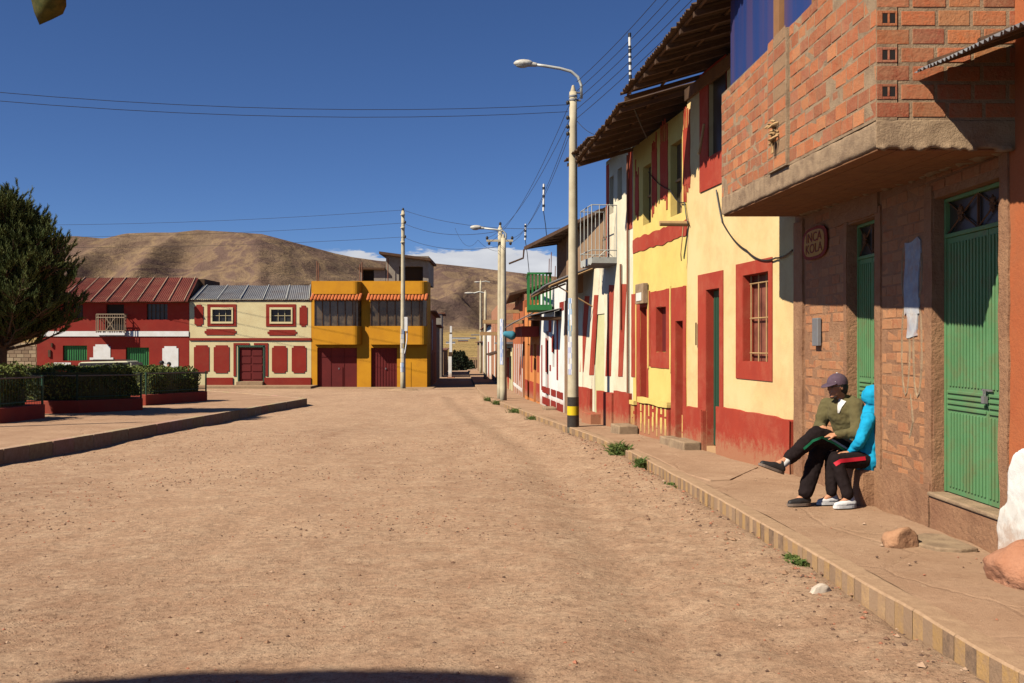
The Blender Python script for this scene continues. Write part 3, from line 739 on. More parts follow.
# glazing above the parapet
wf = MB()
for u, w_ in ((uP0+.60, .22), (uP0-.55, .05), (1.2, .05)): FB.box(wf, u, u+w_, -.16, -.06, 4.45, 6.75)
FB.box(wf, 0, FB.L, -.2, .05, 6.75, 6.95)
obj('window_frame', wf, M('brown_timber', srgb(150, 108, 70), None, 5, .7, .3, 40, .006), r1)
for a, b in ((.08, 1.19), (1.26, uP0-.57), (uP0-.49, uP0+.59), (uP0+.83, FB.L-.01)):
    g = MB(); FB.box(g, a, b, -.12, -.11, 4.47, 6.74); g2 = obj('window', g, m_blueframe, r1)
mb = MB(); FE.box(mb, -.1, 1.5, -5.6, .1, 6.95, 7.05); obj('roof', mb, m_zinc, r1)
mb = MB()
cc0 = FB.p(uP0+.36, .04, 3.66)
for i in range(22):
    a = cc0+Vector((R.uniform(-.02, .02), R.uniform(-.13, .13), R.uniform(-.1, .12))); dv = Vector((-R.uniform(.02, .09), R.uniform(-.05, .05), R.uniform(-.07, .02)))
    mb.tube([a, a+dv*.5, a+dv], [.012, .017, .005], 6)
for i in range(5): mb.tube([cc0+Vector((-.02, R.uniform(-.04, .04), -.05)), cc0+Vector((-.03, R.uniform(-.04, .04), -.2))], .008, 5)
obj('dried_bunch', mb, m_paleW, orig=cc0, label='dried bunch of pale stalks hung on the brick balcony pillar', cat='dried plants')

# wall sign (soft-drink enamel sign) in the shade left of door one
sg = thing('metal_sign', 'small rounded tin sign with dark border reading INCA KOLA, in the shade', 'sign', (3.5, 11.9, 2.5))
us0, us1 = F1.u(831), F1.u(804); zc = F1.z(817, 243); uc = (us0+us1)/2; hw = abs(us1-us0)/2
def rrect(uc, zc, w, h, tilt=.0, n=24, pw=3.2):
    P = []
    for i in range(n):
        t = 2*PI*i/n; c, s_ = math.cos(t), math.sin(t)
        a = w*math.copysign(abs(c)**(2/pw), c); b = h*math.copysign(abs(s_)**(2/pw), s_)
        P.append((uc+a, zc+b+tilt*a))
    return P
mb = MB(); F1.poly(mb, rrect(uc, zc, hw*.92, .19), .022, .034); obj('border', mb, m_maroon, sg)
m_signy = flat('sign_yellow', srgb(214, 150, 40), .5)
mb = MB(); F1.poly(mb, rrect(uc, zc, hw*.75, .155), .034, .038); obj('sign_face', mb, m_signy, sg)
def text(body, size, pos, xdir, up, mat, parent, name='lettering', ext=.002, sx=1.55):
    cu = bpy.data.curves.new(name, 'FONT'); cu.body = body; cu.size = size; cu.extrude = ext; cu.align_x = 'CENTER'; cu.align_y = 'CENTER'; cu.space_line = .85
    t = bpy.data.objects.new(name, cu); col.objects.link(t)
    dg = bpy.context.evaluated_depsgraph_get(); me = bpy.data.meshes.new_from_object(t.evaluated_get(dg)); bpy.data.objects.remove(t)
    xd = Vector(xdir).normalized(); u_ = Vector(up); zd = xd.cross(u_).normalized(); yd = zd.cross(xd)
    Mx = Matrix((xd, yd, zd)).transposed()
    o_ = ORG[parent.name]
    for v in me.vertices: v.co.x *= sx; v.co = Mx @ v.co+Vector(pos)-o_
    me.materials.clear(); me.materials.append(mat)
    o = bpy.data.objects.new(name, me); col.objects.link(o); o.parent = parent; return o
d_ = F1.d; xd = Vector((-d_.x, -d_.y, 0))
text('INCA\nKOLA', .155, F1.p(uc, .040, zc), xd, (0, 0, 1), m_maroon, sg)
mb = MB(); F1.box(mb, F1.u(822.5), F1.u(817), .012, .06, F1.z(820, 346), F1.z(820, 318))
obj('meter_plate', mb, m_zinc, orig=F1.p(F1.u(820), 0, 1.5), bev=.008, label='narrow grey metal plate on the brickwork left of the shaded green door', cat='plate')
# torn poster + painted figure outline between the doors
m_paper = M('faded_paper', srgb(196, 192, 186), srgb(150, 158, 172), 9, .9, .2, 60, .003, dirt=srgb(176, 132, 100), dirtscale=6, dirtamt=.9)
pc = MB(); ua, ub = sorted((F1.u(921), F1.u(906)))
F1.rough(pc, ua+.01, ub, 1.86, 2.52, .014, .035, .035); F1.rough(pc, ua+.06, ub-.02, 1.66, 1.90, .013, .03, .035)
obj('torn_poster', pc, m_paper, orig=F1.p(F1.u(915), .03, 1.7), label='torn faded poster pasted on the brick between the two green doors', cat='poster')
# painted figure, worn, in plaster relief
mb = MB(); uc2 = F1.u(912)
for s_ in (-1, 1):
    for zc2, rz in ((1.55, .42), (2.25, .25)):
        mb.tube([F1.p(uc2+s_*.13+.09*math.cos(t*PI/8), -.004, zc2+rz*math.sin(t*PI/8)) for t in range(17)], .016, 6)
mb.tube([F1.p(uc2+.02, -.004, 1.15), F1.p(uc2-.03, -.004, .9), F1.p(uc2+.04, -.004, .75)], .016, 6)
obj('plaster_scroll', mb, m_conc, r1)

# ---- R0 : orange house at the near end
F00 = Fac((3.62, -4), (3.62, 7.35), (-1, 0))
r0 = thing('orange_house', 'rough orange plastered house at the right edge with a corrugated tin awning', 'house', (3.62, 2, 0))
mb = MB(); F00.wall(mb, 0, F00.L-.002, -.6, 6.4, [(4, 5, .2, 2.3, .15)], D=6.5, o=.03); obj('wall', mb, m_orange, r0)
mb = MB(); F00.box(mb, 4.02, 4.98, -.1, -.06, .2, 2.3); obj('door', mb, m_green, r0)
mb = MB(); F00.rough(mb, F00.L-.14, F00.L-.002, -.3, 4, .045, .02, .08, o0=.02); obj('render_strip', mb, m_adobe, r0)
# white painted lump at the foot of the wall
mb = MB(); ox = F00.L
F00.poly(mb, [(ox-.13, -.1), (ox-.13, .10), (ox-.10, .30), (ox-.15, .42), (ox-.26, .49), (ox-.27, .70), (ox-.33, .83), (ox-.45, .88), (ox-1.6, .88), (ox-1.6, -.1)][::-1], .0, .12)
wl = remesh('white_plinth', mb, m_white, r0, .02, 5, disp=.004)
aw = MB()
E0, E1 = Vector((2.86, 7.11, 3.53)), Vector((2.72, 4.3, 3.22))
corrugated(aw, E1, E0, (3.66, 7.10, 3.86), (3.66, 4.3, 3.62), 42, .011, .003, 6, 6, .03)
obj('awning_sheet', aw, m_zinc, r0)
aw = MB()
for Y in (4.4, 5.3, 6.2, 6.95): aw.tube([(2.9, Y, 3.28+.1*(Y-4.3)), (3.64, Y, 3.58+.08*(Y-4.3))], .03, 6)
obj('rafters', aw, m_wood, r0)
# clay lump and stones on the pavement
def rock(name, c, rad, mat, label, cat, seed=0, sub=4, amp=.35, freq=1.6, rot=0, flatb=.35, dd_=(.62, .85)):
    bm = bmesh.new(); bmesh.ops.create_icosphere(bm, subdivisions=sub, radius=1)
    rng = random.Random(seed); pl = [(Vector((rng.gauss(0,1), rng.gauss(0,1), rng.gauss(0,1))).normalized(), rng.uniform(*dd_)) for _ in range(9)]
    for v in bm.verts:
        q = v.co.copy()
        for nn, dd in pl:
            e = q.dot(nn)-dd
            if e > 0: q -= nn*e
        q *= 1+amp*.3*noise.noise(q*freq+Vector((seed, 0, 0)))+.06*noise.noise(q*6)
        q.z = max(q.z, -flatb)
        q = Vector((q.x*rad[0], q.y*rad[1], (q.z+flatb)*rad[2]))
        v.co = Matrix.Rotation(rot, 3, 'Z') @ q
    me = bpy.data.meshes.new(name); bm.to_mesh(me); bm.free(); me.materials.append(mat)
    for p in me.polygons: p.use_smooth = True
    o = bpy.data.objects.new(name, me); col.objects.link(o); o.location = c; o['label'] = label; o['category'] = cat; return o
rock('stone', (3.0, 7.72, walk(7.72)-.015), (.15, .12, .13), m_rock, 'fist-like ochre stone lying alone on the pavement before the green double door', 'stone', 3, rot=.4)
rock('clay_lump', (3.43, 6.42, walk(6.42)-.04), (.37, .32, .20), m_clay, 'large smooth reddish clay lump on the pavement under the white painted plinth', 'clay lump', 12, amp=.6, freq=1.3, flatb=.6, dd_=(.85, .98))
rock('stone', (2.06, 6.72, gz(6.72)), (.09, .07, .085), M('pale_stone', srgb(206, 190, 170), srgb(184, 166, 146), 8, .9, .6, 40, .01), 'small pale angular stone in the dirt against the striped kerb', 'stone', 9)
mb = MB(); pts = [(3.35,7.45),(3.2,7.5),(3.12,7.7),(3.18,8.0),(3.35,8.15),(3.5,8.1),(3.5,7.5)]
mb.prism(pts, walk(7.6)-.03, lambda x, y: walk(y)+.03); obj('pavement_patch', mb, m_conc, kind='structure', bev=.012)
mb = MB(); pts = [(2.75,12.2),(2.2,11.8),(2.02,12.6),(1.95,14.6),(1.84,16.4),(2.9,16.6),(3.2,14.5)]
mb.prism([(2.62,12.0),(2.36,11.9),(2.2,12.6),(2.12,14.6),(1.98,16.2),(3.0,16.5),(3.15,14.8),(3.3,13.4)], lambda x, y: walk(y)-.03, lambda x, y: walk(y)+.012); obj('pavement_patch', mb, m_walk, kind='structure', bev=.01)
# ---- R2 : first yellow house
F2 = Fac((3.57, 12.602), (2.96, 16.9), (-1, 0)); UL = F2.L
r2 = thing('yellow_house', 'pale yellow house with red plinth and barred red-framed window, directly beside the brick house', 'house', (3.3, 14.7, -.1))
def urange(fc, a, b): x, y = fc.u(a), fc.u(b); return (min(x, y), max(x, y))
w2 = (*urange(F2, 743.6, 769), 1.35, 2.58); dr2 = (*urange(F2, 706.7, 720), -.02, 2.46)
up2 = (*urange(F2, 709, 727), 4.55, 5.75)
mb = MB(); F2.wall(mb, .002, UL-.002, -1.2, 5.9, [(*w2, .17), (*dr2, .15), (*up2, .2)], D=7); obj('wall', mb, m_yel, r2)
mb = MB()
F2.rough(mb, .03, F2.u(713)-.33, -1.0, .63, .07, .012, .1)
obj('plinth', mb, m_red, r2, bev=.012)
mb = MB(); a, b = dr2[1]+.02, F2.L-.02
F2.rough(mb, a, b, -1.0, .55, .085, .008, .1); F2.box(mb, dr2[1]+.002, dr2[1]+.02, -.14, .08, -.3, .54)
obj('plinth', mb, m_red, r2, bev=.012)
mb = MB(); g = .012
a, b = urange(F2, 736.6, 772.8); c, d = 1.10, 2.76
for q in ((a, w2[0], c, d), (w2[1], b, c, d), (w2[0], w2[1], c, w2[2]), (w2[0], w2[1], w2[3], d)): F2.box(mb, q[0], q[1], 0, .014, q[2], q[3])
# painted reveal lining
F2.box(mb, w2[0], w2[0]+.006, -.168, .0, w2[2], w2[3]); F2.box(mb, w2[1]-.006, w2[1], -.168, 0, w2[2], w2[3]); F2.box(mb, w2[0]+.006, w2[1]-.006, -.168, 0, w2[2], w2[2]+.006); F2.box(mb, w2[0]+.006, w2[1]-.006, -.168, 0, w2[3]-.006, w2[3])
wn = obj('window_surround', mb, m_red, r2)
mb = MB(); F2.box(mb, w2[0]+.01, w2[1]-.01, -.16, -.15, w2[2]+.01, w2[3]-.01); gl = obj('window_pane', mb, M('curtained_window', srgb(150, 92, 74), srgb(96, 56, 46), 3, .4, 0), r2)
mb = MB()
for k in range(4):
    u = w2[0]+.04+k*(w2[1]-w2[0]-.08)/3; mb.tube([F2.p(u, -.10, w2[2]), F2.p(u, -.10, w2[3])], .012, 6)
for z in (w2[2]+.12, (w2[2]+w2[3])/2, w2[3]-.12): mb.tube([F2.p(w2[0], -.10, z), F2.p(w2[1], -.10, z)], .012, 6)
obj('window_bars', mb, m_paleW, r2)
mb = MB(); a, b = urange(F2, 698.5, 723.6)
for q in ((a, dr2[0], .55, 2.72), (dr2[1], b, .55, 2.72), (dr2[0], dr2[1], 2.46, 2.72)): F2.box(mb, q[0], q[1], 0, .014, q[2], q[3])
F2.box(mb, dr2[1]-.006, dr2[1]-.001, -.148, 0, -.02, 2.46); F2.box(mb, dr2[0]+.001, dr2[0]+.006, -.148, 0, -.02, 2.46)
F2.box(mb, dr2[0]+.006, dr2[1]-.006, -.148, 0, 2.452, 2.459)
obj('door_surround', mb, m_red, r2)
mb = MB(); F2.box(mb, dr2[0]+.01, dr2[1]-.01, -.14, -.11, 0, 2.44)
for k in range(5): u = dr2[0]+.05+k*.11; F2.box(mb, u, u+.05, -.11, -.10, .1, 2.35)
obj('door', mb, m_fence, r2)  # darker green stands in for the shade of the door recess
mb = MB(); a, b = urange(F2, 703, 727)
for q in ((a, up2[0], 4.05, 5.95), (up2[1], b+.12, 4.05, 5.95), (up2[0], up2[1], 4.05, 4.55), (up2[0], up2[1], 5.75, 5.95)): F2.box(mb, q[0], q[1], 0, .02, q[2], q[3])
obj('window_surround', mb, m_red, r2)
mb = MB(); F2.box(mb, up2[0]+.001, up2[1]-.001, -.09, -.07, 4.551, 5.749); obj('window_pane', mb, m_glassd, r2)
mb = MB(); F2.box(mb, F2.u(713)+.3, F2.u(693)+.1, .09, .38, -.6, .04); obj('doorstep', mb, m_conc, r2, bev=.02)
def eave(fc, name_parent, u0, u1, oh, z0, z1, rise, back, waves, mat=m_rust, rafters=8, zo=.0):
    """corrugated roof with overhang oh: eave heights z0 (u0) and z1 (u1)"""
    s_ = MB(); corrugated(s_, fc.p(u0, oh, z0), fc.p(u1, oh, z1), fc.p(u1, -back, z1+rise), fc.p(u0, -back, z0+rise), waves, .018, .004, 6, 8, .015)
    obj('roof', s_, mat, name_parent)
    r_ = MB(); sl = rise/(back+oh)
    for k in range(rafters):
        u = u0+.1+(u1-u0-.2)*k/(rafters-1); zz = z0+(z1-z0)*(u-u0)/(u1-u0)
        r_.hexa([fc.p(u, oh-.06, zz-.12), fc.p(u+.07, oh-.06, zz-.12), fc.p(u+.07, -.3, zz-.12+sl*(oh+.3)), fc.p(u, -.3, zz-.12+sl*(oh+.3)),
                 fc.p(u, oh-.06, zz-.05), fc.p(u+.07, oh-.06, zz-.05), fc.p(u+.07, -.3, zz-.05+sl*(oh+.3)), fc.p(u, -.3, zz-.05+sl*(oh+.3))])
    for o in (oh-.12, oh*.45):
        zz = sl*(oh-o)
        r_.tube([fc.p(u0+.03, o, z0-.045+zz), fc.p(u1-.03, o, z1-.045+zz)], .022, 5)
    obj('rafters', r_, m_wood, name_parent)
eave(F2, r2, -.9, UL-.35, 1.25, 6.0, 5.68, 1.45, 3.5, 54, mat=m_rustd, rafters=9)
mb = MB(); F2.box(mb, 1.0, UL-.01, -.01, .05, 5.7, 5.89); obj('wall_plate', mb, m_wood, r2)
mb = MB(); q = F2.p(UL-.1, 0, 3.62); mb.tube([q, q+Vector((-.5, -.05, .0))], .045, 8); mb.tube([q+Vector((-.1, -.03, -.02)), q+Vector((-.14, 0, -.5)), q+Vector((-.12, .05, -.62))], .01, 5)
obj('drain_spout', mb, m_paleW, r2)
mb = MB(); mb.tube([F2.p(F2.u(697.7), .03, 1.95), F2.p(F2.u(697.7), .03, 1.58)], .012, 6); obj('door_bell_rod', mb, m_wood, r2)
mb = MB(); q = pt(699, 154, 15.9); mb.tube([q, pt(704, 124, 15.7)], .022, 7)
obj('wooden_stick', mb, m_paleW, orig=q, label='pale wooden stick leaning in the upper red window of the yellow house', cat='stick')

# ---- R3 : second yellow house with dripping red paint
F3 = Fac((2.96, 16.902), (2.47, 20.4), (-1, 0)); UL = F3.L
r3 = thing('yellow_house', 'bright yellow house with narrow red doorways and red paint streaks dripping below a ledge', 'house', (2.7, 18.6, -.2))
def zr(fc, px, py): return fc.z(px, py)
dB = (*urange(F3, 676, 683.5), -.15, 2.0); dA = (*urange(F3, 640.5, 647), -.25, F3.z(642, 307)); wC = (*urange(F3, 656.5, 666.5), F3.z(661, 352), F3.z(661, 307))
wU = (*urange(F3, 670.5, 682), F3.z(676, 215), F3.z(676, 142)); wV = (*urange(F3, 643, 651), F3.z(647, 224), F3.z(647, 165))
mb = MB(); F3.wall(mb, .002, UL-.002, -1.4, 5.6, [(*dB, .25), (*dA, .25), (*wC, .15), (*wU, .15), (*wV, .15)], D=7); obj('wall', mb, m_yel2, r3)
mb = MB()
def surround(mb, fc, hole, u0, u1, z0, z1, o=.012, j=.012):
    F = fc
    for q in ((u0, hole[0], z0, z1), (hole[1], u1, z0, z1), (hole[0], hole[1], hole[3], z1), (hole[0], hole[1], z0, hole[2])):
        if q[1]-q[0] > .01 and q[3]-q[2] > .01: F.rough(mb, q[0], q[1], q[2], q[3], o, .008, .15)
    dd = .14
    F.box(mb, hole[0]+.001, hole[0]+.006, -dd, 0, hole[2], hole[3]); F.box(mb, hole[1]-.006, hole[1]-.001, -dd, 0, hole[2], hole[3]); F.box(mb, hole[0]+.006, hole[1]-.006, -dd, 0, hole[3]-.006, hole[3]-.001)
mb = MB(); a, b = urange(F3, 671.5, 686.5); surround(mb, F3, dB, a, b, -.3, F3.z(680, 287)); obj('door_surround', mb, m_red, r3)
mb = MB(); a, b = urange(F3, 636.8, 648.5); surround(mb, F3, dA, a, b, -.4, F3.z(642, 292)); obj('door_surround', mb, m_red, r3)
mb = MB(); a, b = urange(F3, 651, 670.5); surround(mb, F3, wC, a, b, F3.z(661, 368), F3.z(661, 290)); obj('window_surround', mb, m_red, r3)
for (h_, nm) in ((dB, 'door'), (dA, 'door')):
    mb = MB(); F3.box(mb, h_[0]+.008, h_[1]-.008, -.2, -.15, h_[2], h_[3]-.01); q = obj(nm, mb, m_red, r3)
    mb = MB(); F3.box(mb, h_[0]+.2, h_[0]+.3, -.15, -.13, .75, .88); obj('handle', mb, m_black, q)
mb = MB(); F3.box(mb, wC[0]+.008, wC[1]-.008, -.13, -.11, wC[2]+.01, wC[3]-.01); obj('shutter', mb, m_maroon, r3)
for h_ in (wU, wV):
    mb = MB(); F3.box(mb, h_[0]+.005, h_[1]-.005, -.14, -.12, h_[2], h_[3]); q = obj('window', mb, m_glassd, r3)
    mb = MB(); F3.box(mb, (h_[0]+h_[1])/2-.02, (h_[0]+h_[1])/2+.02, -.12, -.09, h_[2], h_[3]); F3.box(mb, h_[0], h_[1], -.12, -.09, (h_[2]+h_[3])/2-.02, (h_[2]+h_[3])/2+.02); obj('window_bars', mb, m_paleW, q)
st = MB()
def stripe(fc, mb, a, b, pyt, pyb, o=.012, drip=0, j=.012):
    u0, u1 = urange(fc, a, b); pm = (a+b)/2; fc.rough(mb, u0, u1, fc.z(pm, pyb), fc.z(pm, pyt), o, j, .12, drip=drip)
stripe(F3, st, 631.8, 635.6, 294, 377); stripe(F3, st, 649, 650.4, 291, 366)
for a, b, t_, l in ((635.5, 639, 178, 229), (652, 657, 150, 221), (660.5, 668, 142, 217), (683.5, 690.5, 128, 205)):
    u0, u1 = urange(F3, a, b); zt, zb_ = F3.z((a+b)/2, t_), F3.z((a+b)/2, l); F3.rough(st, u0, u1, zb_+.35, zt, .012, .02, .1)
    n = 4
    for k in range(n):
        ua = u0+(u1-u0)*(k+.1)/n; dz = R.uniform(0, .4); F3.rough(st, ua, ua+(u1-u0)/n*.6, zb_+dz, zb_+.36, .0119, .01, .1)
        ua = u0+(u1-u0)*(k+R.uniform(.1, .3))/n; F3.rough(st, ua, ua+(u1-u0)/n*.5, zt-.01, zt+R.uniform(.05, .45), .0119, .01, .1)
F3.rough(st, .0, UL-.01, 3.44, 3.72, .013, .03, .12)
obj('red_paint', st, m_red, r3)
mb = MB(); a, b = urange(F3, 641.5, 671); F3.rough(mb, a, b, -.6, .5, .05, .01); a2, b2 = UL-.34, UL; F3.rough(mb, a2, b2, -.6, .42, .05, .01)
a3, b3 = urange(F3, 684, 687.2); F3.rough(mb, max(a3, .01), b3, -.6, .4, .05, .008)
obj('plinth', mb, m_red, r3)
dr = MB()
def drips(fc, mb, u0, u1, zt, zb, n, o0, o1):
    for k in range(n):
        uc = u0+(u1-u0)*(k+.5)/n+R.uniform(-.01, .01); w = (u1-u0)/n*.16; z = zt
        while z > zb+.05:
            L = R.uniform(.08, .3); fc.rough(mb, uc-w*R.uniform(.6, 1.3), uc+w*R.uniform(.6, 1.3), max(z-L, zb), z, o1, .008, .06, o0=o0); z -= L+R.choice([0, 0, .03, .06])
drips(F3, dr, a+.03, b-.03, .5, -.12, 7, .04, .058); drips(F3, dr, a2+.03, b2-.02, .4, -.22, 3, .04, .058); drips(F3, dr, max(a3, .01)+.01, b3-.02, .4, -.1, 1, .04, .058)
F3.rough(dr, a-.02, b+.02, .46, .56, .085, .01); F3.rough(dr, a2-.01, b2, .38, .46, .085, .01)
for px, t_, b_ in ((648.8, 290, 368), (670.9, 286, 372), (636.6, 296, 410)):
    u_ = F3.u(px); F3.rough(dr, u_-.03, u_+.03, F3.z(px, b_), F3.z(px, t_), .02, .008, .1)
obj('yellow_paint_drips', dr, m_yel2, r3)
mb = MB(); F3.box(mb, F3.u(649), F3.u(641), .02, .12, F3.z(644, 304), F3.z(644, 284)); q = obj('meter_box', mb, m_conc, r3, bev=.01)
mb = MB(); F3.box(mb, F3.u(647.5), F3.u(642.5), .12, .13, F3.z(644, 301), F3.z(644, 293)); obj('meter_window', mb, m_white, q)
mb = MB(); F3.box(mb, UL-.62, UL+.1, .06, .45, -1, -.02); q = obj('doorstep', mb, m_conc, r3, bev=.02)
mb = MB(); a, b = urange(F3, 673, 683); F3.box(mb, a, b, .0, .25, -1, -.02); obj('doorstep', mb, m_conc, r3, bev=.02)
eave(F3, r3, -.02, UL+.1, 1.2, 5.62, 5.3, 1.3, 3.2, 40, mat=m_rustd, rafters=8)
mb = MB(); q = pt(630.5, 97, 17.0); mb.tube([q, pt(630.4, 84, 17)], .008, 5); y0, y1 = 81, 34
mp_ = MB(); mp_.tube([pt(630.4, 82, 17), pt(629.6, 34, 17)], .022, 8)
an = thing('roof_mast', 'thin black and white banded rod standing on the eave of the bright yellow house', 'mast', tuple(q))
obj('rod', mp_, m_white, an); bb = MB()
for a, b in ((79, 75), (72, 70), (65, 62), (58, 56), (53, 49), (48, 46), (37, 33)):
    A, B = pt(630.4-.8*(82-a)/48, a, 17), pt(630.4-.8*(82-b)/48, b, 17); bb.tube([A, B], .027, 8)
obj('black_bands', bb, m_rubber, an)
cb_ = MB(); cb_.tube([q+Vector((0, 0, .15)), pt(631, 101, 16.98), pt(641, 125, 17.5), pt(647, 138, 18.2)], .012, 5); obj('cable', cb_, m_rubber, an)

# ---- R4 : cream house with tall red stripes
F4 = Fac((2.47, 20.402), (1.80, 25.3), (-1, 0)); UL = F4.L; U4 = F4.u(606)
r4 = thing('cream_house', 'cream house with tall red stripes and small white metal balcony, behind the street lamp', 'house', (2.1, 22.8, -.3))
dG = (*urange(F4, 594.5, 604.5), -.35, F4.z(600, 314)); wD = (*urange(F4, 609.5, 613.5), F4.z(611, 214), F4.z(611, 177)); wE = (*urange(F4, 617.5, 622), F4.z(620, 200), F4.z(620, 168))
bD = (*urange(F4, 601, 611), 3.6, 3.61)
mb = MB(); F4.wall(mb, .002, U4, -1.6, 5.75, [(*dG[:1], min(dG[1], U4-.001), dG[2], dG[3], .06), (*wD, .15), (*wE, .15)] if dG[1] < U4 else [(*wD, .15), (*wE, .15)], D=7)
F4.wall(mb, U4+.001, UL, -1.6, 3.4, [(*dG, .06)] if dG[0] > U4 else [], D=7); obj('wall', mb, m_cream, r4)
for h_ in (wD, wE):
    mb = MB(); F4.box(mb, h_[0]+.005, h_[1]-.005, -.14, -.12, h_[2], h_[3]); obj('window', mb, m_glassd, r4)
st = MB()
def slanted(fc, mb, ta, tb, ba, bb, t_, l, o=.01):
    P_ = []
    for k in range(9): t = k/8; a = ta+(ba-ta)*t; P_.append((fc.u(a)+R.uniform(-.008, .008), fc.z(a, t_+(l-t_)*t)))
    for k in range(9): t = 1-k/8; a = tb+(bb-tb)*t; P_.append((fc.u(a)+R.uniform(-.008, .008), fc.z(a, t_+(l-t_)*t)))
    fc.poly(mb, P_, 0, o)
for q in ((621, 626.8, 618.5, 622.8, 284, 376.5), (609.3, 614.3, 605.6, 611, 285, 376), (594.4, 598.6, 589.4, 593.9, 295, 375), (585, 589.6, 580, 583.7, 296, 372)): slanted(F4, st, *q)
stripe(F4, st, 606.6, 609, 165, 257, .01, j=.004); stripe(F4, st, 628.5, 632.6, 150, 229, .01, j=.006)
obj('red_stripes', st, m_red, r4)
mb = MB()
for a, b in ((600.5, 616), (616.6, 632), (575, 592.5)):
    u0, u1 = urange(F4, a, b); F4.rough(mb, max(u0, .02), u1, -1, F4.z((a+b)/2, 392 if a > 580 else 387), .1 if a == 600.5 else .07, .008)
obj('plinth', mb, m_red, r4)
mb = MB(); F4.box(mb, dG[0]+.002, dG[1]-.002, -.05, -.02, dG[2], dG[3]); obj('door', mb, m_greenp, r4)
mb = MB(); F4.box(mb, dG[0]-.05, dG[1]-.1, .08, .34, -1, F4.z(592, 410)); obj('doorstep', mb, m_red, r4, bev=.01)
mb = MB(); mb.tube([F4.p(F4.u(629.5), .04, -.2), F4.p(F4.u(629.5), .04, 3.6), F4.p(F4.u(629.8), .05, 5.5)], .025, 6); mb.tube([F4.p(F4.u(622.5), .04, 3.3), F4.p(F4.u(622.5), .04, 1.9)], .025, 6); obj('downpipe', mb, m_rust, r4)
eave(F4, r4, -.0, U4+.1, .95, 5.8, 5.75, .8, 3.0, 26, mat=m_rustd, rafters=6)
# little balcony
b0, b1 = F4.u(617)+.0, F4.u(606)+.15; o1 = .56
mb = MB(); zf = 3.48
pts = []
for k in range(41):
    t = k/40; pts.append((b0+(b1-b0)*t, zf-.12-.035*abs(math.sin(PI*4*t))))
F4.poly(mb, [(b0, zf+.01)]+pts+[(b1, zf+.01)], .0, o1); 
bal = obj('balcony_floor', mb, m_metal, r4)
mb = MB(); rr = .010
for u in (b0, b0+(b1-b0)*.33, b0+(b1-b0)*.66, b1): mb.tube([F4.p(u, o1, zf), F4.p(u, o1, 4.62)], rr, 6)
for o in (.0, .2, .38):
    for u in (b0, b1): mb.tube([F4.p(u, o+.01, zf), F4.p(u, o+.01, 4.62)], rr, 6)
for z in (zf+.16, 4.62): mb.tube([F4.p(b0, .0, z), F4.p(b0, o1, z), F4.p(b1, o1, z), F4.p(b1, 0, z)], rr*1.3, 6)
for u in (b0, b1):
    mb.tube([F4.p(u, .1, zf+.02), F4.p(u, .25, zf+.16), F4.p(u, .4, zf+.02)], rr, 6)
g_ = MB(); F4.box(g_, b1-.005, b1+.005, .0, o1, zf+.1, 4.6)
obj('balcony_railing', mb, m_metal, r4)

# ---- R5 : adobe house with dark timber roof, shed awning
F5 = Fac((1.80, 25.302), (1.02, 32.9), (-1, 0))
F5 = Fac((1.80, 25.302), (1.5, 27.6), (-1, 0)); UL = F5.L
r5 = thing('adobe_house', 'tall tan adobe house with dark overhanging timber roof, between cream and white houses', 'house', (1.8, 26, -.4))
mb = MB(); F5.wall(mb, .002, UL, -1.6, 4.75, [], D=7)
FU = Fac((2.13, 22.9), (1.79, 25.3), (-1, 0)); FU.wall(mb, 0, FU.L, 3.41, 4.75, [], D=7, o=-.02)
obj('wall', mb, m_tan, r5)
# its roof runs past the next house
mb = MB(); FR = Fac((2.10, 22.95), (1.3, 29.9), (-1, 0))
mb.hexa([FR.p(0, .1, 4.62), FR.p(FR.L, .95, 4.40), FR.p(FR.L, -6, 5.7), FR.p(0, -6, 5.7), FR.p(0, .1, 4.70), FR.p(FR.L, .95, 4.50), FR.p(FR.L, -6, 5.8), FR.p(0, -6, 5.8)])
obj('roof', mb, m_wood, r5)
mb = MB()
for k in range(9): u = .3+k*.78; o = .1+.85*u/FR.L; mb.hexa([FR.p(u, o-.1, 4.5), FR.p(u+.08, o-.1, 4.5), FR.p(u+.08, -.5, 4.5+.1), FR.p(u, -.5, 4.6), FR.p(u, o-.1, 4.6-.2*u/FR.L), FR.p(u+.08, o-.1, 4.6-.2*u/FR.L), FR.p(u+.08, -.5, 4.75), FR.p(u, -.5, 4.75)])
q = FR.p(FR.L, .95, 4.42); mb.tube([q, q+Vector((-.02, .1, -.25)), q+Vector((-.45, .1, -.42))], .03, 6)
obj('rafters', mb, m_wood, r5)
# upper part further on, wall in dark wood colour standing in for roof shade
FV = Fac((1.5, 27.602), (1.3, 29.7), (-1, 0))
mb = MB(); FV.wall(mb, 0, FV.L, 3.42, 4.62, [], D=6, o=-.03); obj('upper_wall', mb, m_wood, r5)
sh = thing('shed_awning', 'low lean-to roof of pale sheet on thin posts fixed to the tan adobe house', 'awning', (1.4, 25, 3))
mb = MB(); Fs = Fac((1.98, 24.0), (1.5, 27.6), (-1, 0))
corrugated(mb, Fs.p(0, 1.18, 3.02), Fs.p(Fs.L, 1.0, 2.95), Fs.p(Fs.L, .02, 3.34), Fs.p(0, .02, 3.5), 20, .014, .02, 6, 4); obj('awning_sheet', mb, m_zinc, sh)
mb = MB(); mb.tube([Fs.p(.03, 1.1, 2.98), Fs.p(.03, .03, 3.42)], .03, 6); mb.tube([Fs.p(Fs.L-.05, .95, 2.9), Fs.p(Fs.L-.05, .03, 3.26)], .03, 6); mb.tube([Fs.p(0, 1.1, 2.97), Fs.p(Fs.L, .95, 2.9)], .025, 6)
